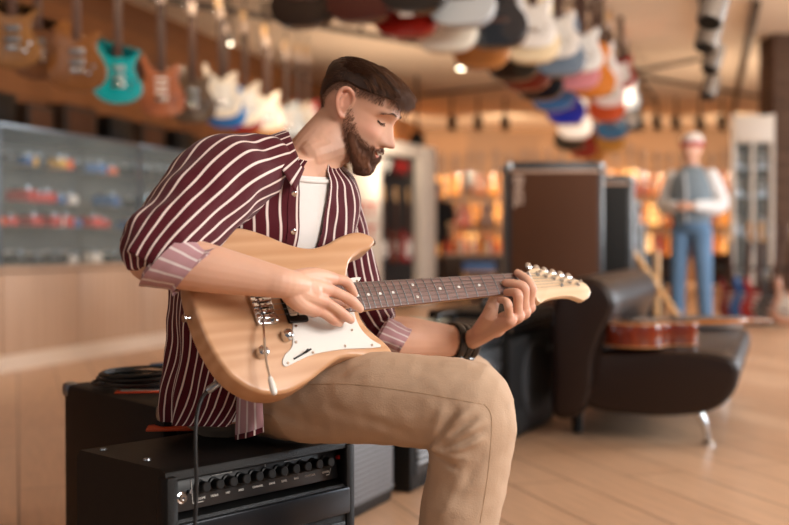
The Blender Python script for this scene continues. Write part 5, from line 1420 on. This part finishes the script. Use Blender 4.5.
def sleeve(path, n=72, k=9, freq=17., amp=.006, capend=True, side=None):
    P = smooth_open([p for p, _ in path], k); Rr = [v.x for v in smooth_open([(r, 0, 0) for _, r in path], k)]
    m = len(P); T = [(P[min(i + 1, m - 1)] - P[max(i - 1, 0)]).normalized() for i in range(m)]
    u = Vector(side) if side else Vector((0, -1, 0)); vs = []; fs = []; uvs = []
    for i in range(m):
        u = (u - T[i] * u.dot(T[i])).normalized(); w = T[i].cross(u)
        for j in range(n):
            a = 2 * PI * j / n; d = u * math.cos(a) + w * math.sin(a); f_ = i / (m - 1)
            q = P[i] + d * Rr[i]
            cr = amp * (noise.noise(Vector((a * 1.1, f_ * 5.5, 1.3))) + .8 * noise.noise(Vector((math.cos(a) * 2.2, math.sin(a) * 2.2, f_ * 10))) * (1 + 1.6 * max(0, f_ - .45)))
            vs.append(q + d * cr)
    for i in range(m - 1):
        for j in range(n):
            j2 = (j + 1) % n; fs.append([i * n + j, i * n + j2, (i + 1) * n + j2, (i + 1) * n + j])
            tw = lambda ii: .25 * math.sin(ii / m * 7)
            uvs.append([((j) / n * freq + tw(i), i / m), ((j + 1) / n * freq + tw(i), i / m), ((j + 1) / n * freq + tw(i + 1), (i + 1) / m), (j / n * freq + tw(i + 1), (i + 1) / m)])
    if capend: fs.append([(m - 1) * n + j for j in range(n)]); uvs.append([(0, 0)] * n)
    return MB().add(vs, fs, uvs)
slR = sleeve([(at(270, 168, 2.06), .060), (at(246, 174, 2.00), .074), (at(218, 186, 1.93), .083), (at(192, 212, 1.86), .078), (at(168, 238, 1.80), .068), (at(153, 255, 1.768), .058), (at(147, 264, 1.762), .046), (at(146, 270, 1.762), .018)], freq=22, amp=.0085)
slL = sleeve([(at(316, 186, 2.15), .052), (at(328, 197, 2.20), .057), (at(337, 218, 2.225), .058), (at(347, 260, 2.23), .057), (at(357, 300, 2.23), .056), (at(371, 326, 2.225), .055), (at(378, 336, 2.22), .046), (at(384, 340, 2.22), .018)], freq=19)
shirt.join(slR).join(slL)
shme = shirt.mesh('shirt'); shme.materials.append(M['shirt']); shme.materials.append(M['shirt_in'])
for p in shme.polygons: p.use_smooth = True
sho = bpy.data.objects.new('shirt', shme); COL.objects.link(sho); sho.parent = man; world(sho)
# cuffs rolled up: reverse side of the cloth
def cuff(c0, c1, h0, h1, rb, freq, axis):
    mb = MB(); ax = (c1 - c0).normalized()
    def one(c0, c1, k0, k1, nv=10):
        def fn(u, v):
            a = u * 2 * PI; c = c0 + (c1 - c0) * v; h = h0 * (k0 * (1 - v)) + h1 * (k1 * v) ; b_ = axis * (rb * (k0 * (1 - v) + k1 * v))
            return c + h * math.cos(a) + b_ * math.sin(a) + (h.normalized() * math.cos(a) + axis * math.sin(a)) * (.003 * noise.noise(Vector((a * 1.3, v * 3, c0.x * 9))))
        mb.grid(fn, 48, nv, cu=True, uvf=lambda u, v: (u * freq, v))
    one(c0, c1, 1.08, 1.0); one(c1, c1 - ax * .02, 1.0, .86, 4); one(c0 + ax * .004, c0 - ax * .006, 1.08, .95, 3)
    return mb
YA = Vector((0, 1, 0))
cR = cuff(at(164, 260, 1.768), at(195, 271.5, 1.77), (at(186, 236, 1.768) - at(142, 285, 1.768)) * .5, (at(214, 252, 1.77) - at(176, 291, 1.77)) * .5, .052, 15, YA)
world(cR.build('cuff', M['shirt_in'], sho, 180, fixn=False, label='pale pink striped rolled cuff'))
cL = cuff(at(381, 332, 2.21), at(404, 341.5, 2.225), (at(389, 318, 2.21) - at(373, 346, 2.21)) * .5, (at(412, 329, 2.225) - at(396, 354, 2.225)) * .5, .056, 15, YA)
world(cL.build('cuff', M['shirt_in'], sho, 180, fixn=False, label='pale pink striped rolled cuff'))
# collar
co = MB(); cax = (nt_ - nb).normalized(); cn = at(303, 161, 2.095)
cf = (TF - cax * TF.dot(cax)).normalized(); cl = cax.cross(cf) * 1
def colfn(u, v):
    a = PI / 2 + .36 + u * (2 * PI - .72); fr = max(0, math.sin(a)); bk = max(0, -math.sin(a))
    edge = abs(u * 2 - 1) ** 6 * (1 if (cl * math.cos(a)).dot(TL) < 0 else -.7)
    k = [(.0, 0.060, .0), (.35, .062, .017), (.5, .066, .019), (1.0, .090 + .044 * edge, -.020 - .022 * edge)]
    r = float(np.interp(v, [q[0] for q in k], [q[1] for q in k])); h = float(np.interp(v, [q[0] for q in k], [q[2] for q in k]))
    dz = -.050 * fr ** 1.3 + .0 * bk
    return cn + cl * (r * math.cos(a) * 1.0) + cf * (r * math.sin(a)) + cax * (h + dz)
co.grid(colfn, 90, 14, uvf=lambda u, v: (u * 26, v))
cobj = world(co.build('collar', M['shirt'], sho, 180, fixn=False))
md = cobj.modifiers.new('thick', 'SOLIDIFY'); md.thickness = .0015
# placket edge on the near side of the opening, with buttons
pl_ = MB()
def plf(a, b_): return shirt_pt(.0 + a * .022, .16 + b_ * .66, 1.012)
pl_.grid(plf, 4, 70, uvf=lambda a, b_: (.25 + a * 1.1, b_))
plo = world(pl_.build('placket', M['shirt'], sho, 180, fixn=False))
for v in (.30, .45, .60, .74):
    p = shirt_pt(.012, v, 1.02); R = lerp_ring(v); n = (p - R[0]).normalized(); u_ = n.orthogonal().normalized()
    MB().lathe([(0, 0), (.0052, 0), (.0055, .0015), (.004, .0022), (0, .0018)], frame(p - MI.inverted().translation * 0, u_, n.cross(u_), n), 14)
    world(MB().lathe([(0, 0), (.0052, 0), (.0055, .0018), (.004, .0026), (0, .0020)], frame(p, u_, n.cross(u_), n), 14).build('button', M['chrome'], sho, label='pearl button'))
# front hem flap showing the reverse of the cloth over the hip
fl0 = [at(237, 396, 1.985), at(262, 388, 1.955)]; fl1 = [at(235, 440, 1.975), at(264, 432, 1.935)]
fp = MB()
def ffn(u, v):
    a = fl0[0] + (fl0[1] - fl0[0]) * u; b_ = fl1[0] + (fl1[1] - fl1[0]) * u; p = a + (b_ - a) * v
    return p + Vector((0, -.012 * math.sin(u * PI) - .006 * noise.noise(Vector((u * 3, v * 2, 0))), 0))
fp.grid(ffn, 14, 18, uvf=lambda u, v: (u * 3.4, v)); world(fp.build('hem_flap', M['shirt_in'], sho, 180, fixn=False, label='turned hem corner showing pale reverse side'))
hb = MB(); hb.grid(lambda u, v: ffn(u, .88 + v * .12) + Vector((0, -.002, 0)), 14, 3, uvf=lambda u, v: (u * 3.4 + .1, v)); world(hb.build('hem_band', M['shirt'], sho, 180, fixn=False))

# ---- trousers
M['chino'] = plain('beige_chino', '#bfa48b', .85, bump=.35, bscale=350, var=.05, vscale=20)
tr = MB()
pc_ = at(236, 395, 2.15)
tr.ell(pc_ - Vector((0, 0, .01)), (.125, .10, .08), rotz(math.radians(46)))
limb(tr, [at(240, 398, 2.10), at(300, 400, 2.02), at(373, 398, 1.945), at(436, 402, 1.905), at(470, 406, 1.885)], [.068, .076, .0815, .081, .0775], 28, 6)
limb(tr, [at(468, 406, 1.885), at(473, 430, 1.88), at(468, 470, 1.885), at(459, 525, 1.89), at(452, 575, 1.92), at(447, 640, 1.96)], [.077, .074, .070, .069, .066, .064], 28, 6)
limb(tr, [at(270, 388, 2.2), at(340, 386, 2.28), at(400, 384, 2.36), at(464, 383, 2.42)], [.08, .078, .075, .071], 28, 6)
limb(tr, [at(462, 383, 2.42), at(464, 420, 2.42), at(459, 480, 2.42), at(455, 540, 2.43), at(452, 573, 2.45)], [.071, .068, .065, .062, .06], 28, 6)
tm = fuse(tr, .0038, 7, .6)
tm.update()
nrm_ = [v.normal.copy() for v in tm.vertices]
t0_ = BVHTree.FromPolygons([v.co.copy() for v in tm.vertices], [list(p.vertices) for p in tm.polygons])
# creases bunched behind the knee, drawn on the cloth: (path, height, width)
CR = [([(434, 447), (448, 431), (463, 417), (478, 405)], .0075, .0075), ([(436, 448), (455, 437), (472, 428), (488, 420)], .0075, .0070), ([(436, 450), (455, 449), (472, 443), (487, 436)], .0065, .0065),
      ([(440, 441), (449, 422), (459, 407)], -.0050, .0055), ([(441, 446), (461, 430), (479, 416)], -.0065, .0045), ([(441, 450), (463, 442), (484, 430)], -.0055, .0045), ([(432, 449), (446, 462), (462, 471)], -.0045, .006), ([(434, 450), (450, 456), (470, 458)], .0045, .006),
      ([(430, 443), (438, 420), (446, 400)], .004, .009), ([(330, 408), (380, 424), (425, 440)], -.0035, .012), ([(300, 380), (340, 372), (370, 362)], -.003, .010), ([(455, 500), (470, 475), (485, 455)], -.003, .010), ([(440, 520), (455, 495), (466, 470)], .003, .010), ([(262, 405), (290, 418), (330, 432)], -.004, .012)]
CRP = [(drape(t0_, pth, 0, 5), a_, w_) for pth, a_, w_ in CR]
def crease(p):
    r = 0
    for P, a_, w_ in CRP:
        if not P or (P[len(P) // 2] - p).length > .12: continue
        best = 9; bi = 0
        for i_ in range(len(P) - 1):
            ab = P[i_ + 1] - P[i_]; t_ = max(0, min(1, (p - P[i_]).dot(ab) / max(ab.length_squared, 1e-9))); d_ = (P[i_] + ab * t_ - p).length
            if d_ < best: best = d_; bi = (i_ + t_) / (len(P) - 1)
        if best < w_ * 3: r += a_ * ga(best, w_) * min(1, (1 - bi) * 3) * min(1, .4 + bi * 4)
    return r
for v, n in zip(tm.vertices, nrm_):
    p = v.co.copy()
    v.co = p + n * (.0040 * noise.noise(Vector((p.x * 9, p.y * 9, p.z * 20))) + .0018 * noise.noise(p * 40) + crease(p))
tm.update()
tro = mobj('trousers', tm, M['chino'], man)
t2_ = BVHTree.FromPolygons([v.co.copy() for v in tm.vertices], [list(p.vertices) for p in tm.polygons])
world(tro)
M['seam'] = plain('seam_thread', '#b39778', .9)
for pth in ([(282, 386), (320, 384), (360, 385), (420, 393), (470, 402), (482, 404)], [(484, 404), (491, 415), (491, 440), (487, 480), (480, 523)], [(262, 414), (272, 416), (279, 424), (284, 434)]):
    P = drape(t2_, pth, .0003)
    if len(P) > 2: world(MB().tube(P, .0005, 6).build('seam', M['seam'], tro, 180))
# shoes
for (px, py, Z, dr) in ((447, 655, 1.96, (.93, -.36)), (452, 585, 2.45, (.95, .3))):
    c = at(px, py, Z); d = Vector((dr[0], dr[1], 0)).normalized(); w = Vector((-d.y, d.x, 0)); Mx = frame((c.x, c.y, 0), d, w, Vector((0, 0, 1)))
    sm = MB(); 
    limb(sm, [Mx @ Vector(p) for p in ((-.04, 0, .05), (.04, 0, .052), (.12, 0, .045), (.18, 0, .036))], [.045, .045, .043, .034], 18, 5); limb(sm, [Mx @ Vector(p) for p in ((-.01, 0, .05), (-.005, 0, .11))], [.046, .044], 16, 4)
    sm2 = fuse(sm, .005, 4)
    for v in sm2.vertices: v.co.z = max(.012, v.co.z)
    s_o = world(mobj('shoe', sm2, M['leather'], man))
    so_ = ccw([(v.x, v.y) for v in smooth_closed([(-.09, 0, 0), (-.07, .04, 0), (.04, .043, 0), (.13, .046, 0), (.205, .028, 0), (.222, 0, 0), (.205, -.028, 0), (.13, -.044, 0), (.04, -.04, 0), (-.07, -.04, 0)], 4)])
    T = Mx @ frame((0, 0, 0), (1, 0, 0), (0, 0, -1), (0, 1, 0))
    world(MB().prism(so_, -.022, 0, .003, 2, T).build('sole', M['white'], s_o))
# ---- leather wrist strap on the left wrist
wb = MB(); axw = (wrL - elL).normalized(); cw = elL + (wrL - elL) * .94; sdv = Vector((0, 1, 0)); sdv = (sdv - axw * sdv.dot(axw)).normalized(); upw = axw.cross(sdv)
M['strap'] = plain('black_brown_leather', '#17100d', .35, bump=.3, bscale=200)
def wfn(u, v):
    a = u * 2 * PI; s_ = -.024 + v * .050; rr_ = .0345 + .0028 * abs(math.sin(v * PI * 3)) ** .5 - .002 * v
    return cw + axw * s_ + (sdv * math.cos(a) + upw * math.sin(a)) * rr_
wb.grid(wfn, 48, 24, cu=True)
wo = wb.build('wrist_strap', M['strap'], man, 180); world(wo); md = wo.modifiers.new('thick', 'SOLIDIFY'); md.thickness = -.004
for s_ in (-.010, .016):
    for a in (1.9,):
        dn = (-Vector((0, 0, 1)) * .85 - Vector((0, 1, 0)) * .45); dn = (dn - axw * dn.dot(axw)).normalized(); c = cw + axw * s_ + dn * .039; u_ = axw.cross(dn)
        world(MB().box((0, 0, 0), (.013, .016, .006), .002, frame(c, axw, u_, dn)).build('buckle', M['steel'], wo, label='small metal buckle'))
# ================================================================ THE MAN IN THE CAP (background)
def standing(loc, rz, label, s=1., vest=True, cap=True, arms='front', colors=('#7d8f9c', '#dfe3e6', '#5f82a6')):
    t = thing('person', label, 'person', loc, (0, 0, rz))       # faces -y in local space
    b = MB()
    b.ell((0, -.01, 1.63), (.078, .098, .115)); b.ell((0, -.035, 1.585), (.055, .065, .065)); limb(b, [(0, .01, 1.44), (0, 0, 1.58)], [.058, .052])
    b.ell((0, -.112, 1.615), (.013, .018, .02), None, 8, 6)
    for s_ in (-1, 1): b.ell((s_ * .08, 0, 1.62), (.012, .02, .032), None, 8, 6)
    b.ell((0, 0, 1.25), (.17, .11, .24)); b.ell((0, 0, 1.0), (.15, .11, .14))
    for s_ in (-1, 1):
        limb(b, [(s_ * .16, 0, 1.40), (s_ * .24, .02, 1.13), (s_ * .06, -.22, 1.12)] if arms == 'front' else [(s_ * .16, 0, 1.40), (s_ * .22, .02, 1.12), (s_ * .21, -.06, .88)], [.05, .042, .03])
        h0 = Vector((s_ * .06, -.22, 1.12)) if arms == 'front' else Vector((s_ * .21, -.06, .88)); dd = Vector((-s_ * .7, -.5, -.1)).normalized() if arms == 'front' else Vector((0, -.15, -1)).normalized()
        b.ell(h0 + dd * .04, (.035, .03, .03))
        for k in range(4): limb(b, [h0 + dd * .05 + Vector((0, 0, (k - 1.5) * .017)), h0 + dd * .08 + Vector((0, 0, (k - 1.5) * .017)), h0 + dd * .10 + Vector((0, .02, (k - 1.5) * .016))], [.010, .009, .007], 8, 3)
        limb(b, [h0 + dd * .02 + Vector((0, -.01, .02)), h0 + dd * .06 + Vector((0, -.02, .045))], [.012, .009], 8, 3)
        limb(b, [(s_ * .09, 0, .92), (s_ * .11, -.01, .5), (s_ * .12, .02, .08)], [.08, .055, .04])
    me = fuse(b, .009, 3); vc = me.color_attributes.new('tone', 'FLOAT_COLOR', 'POINT')
    for d in vc.data: d.color = (.1, 0, 0, 1)
    mobj('body', me, M['skin'], t)
    sh = MB(); sh.ell((0, 0, 1.24), (.195, .135, .25)); sh.ell((0, 0, 1.03), (.175, .13, .13))
    for s_ in (-1, 1):
        limb(sh, [(s_ * .17, 0, 1.39), (s_ * .255, .02, 1.13), (s_ * .10, -.18, 1.12)] if arms == 'front' else [(s_ * .17, 0, 1.39), (s_ * .22, .02, 1.26), (s_ * .225, 0, 1.18)], [.068, .068, .05] if arms == 'front' else [.068, .062, .06])
    mobj('shirt', fuse(sh, .010, 3), plain('shirt_' + colors[1], colors[1], .8), t)
    if vest:
        v = MB(); v.ell((0, 0, 1.26), (.203, .148, .24)); v.ell((0, 0, 1.04), (.188, .142, .14))
        me = fuse(v, .010, 3); mobj('vest', me, plain('denim_vest', colors[0], .8, var=.25, vscale=18), t)
        MB().tube([(-.02, -.152, 1.42), (.0, -.158, 1.25), (.0, -.152, .98)], .010, 8).build('vest_edge', plain('vest_opening', '#cfd6db', .8), t)
    j = MB(); j.ell((0, 0, .97), (.170, .128, .12))
    for s_ in (-1, 1): limb(j, [(s_ * .09, 0, .90), (s_ * .115, -.015, .5), (s_ * .125, .02, .09)], [.095, .075, .06])
    mobj('jeans', fuse(j, .010, 3), plain('denim_' + colors[2], colors[2], .85, var=.18, vscale=8), t)
    for s_ in (-1, 1):
        k = MB(); limb(k, [(s_ * .125, .05, .05), (s_ * .13, -.06, .045), (s_ * .14, -.16, .038)], [.045, .044, .034]); mobj('shoe', fuse(k, .010, 3), M['leather'], t)
    if cap:
        c = MB(); c.ell((0, .015, 1.70), (.098, .118, .085)); me = fuse(c, .010, 2)
        co = mobj('cap', me, plain('white_cap', '#e3dcd6', .8), t)
        MB().lathe([(.094, 0), (.105, .0), (.107, .035), (.096, .045)], Matrix.Translation((0, .010, 1.652)) @ Matrix.Scale(1.12, 4, (0, 1, 0)), 24).build('cap_band', plain('red_band', '#a51f2b', .7), co, label='dark red cap band')
    else: h = MB(); h.ell((0, .015, 1.66), (.09, .112, .10)); mobj('hair', fuse(h, .010, 2), M['hair'], t)
    return t
c = at(691, 333, 9.75)
standing((c.x, c.y, 0), math.radians(-32), 'standing man in white cap, denim vest and blue jeans behind the sofa')
c = at(438, 300, 17.0)
standing((c.x, c.y, 0), math.radians(15), 'distant person in black shirt half hidden by the white display stand', vest=False, cap=False, arms='down', colors=('#111', '#101114', '#15161a'))
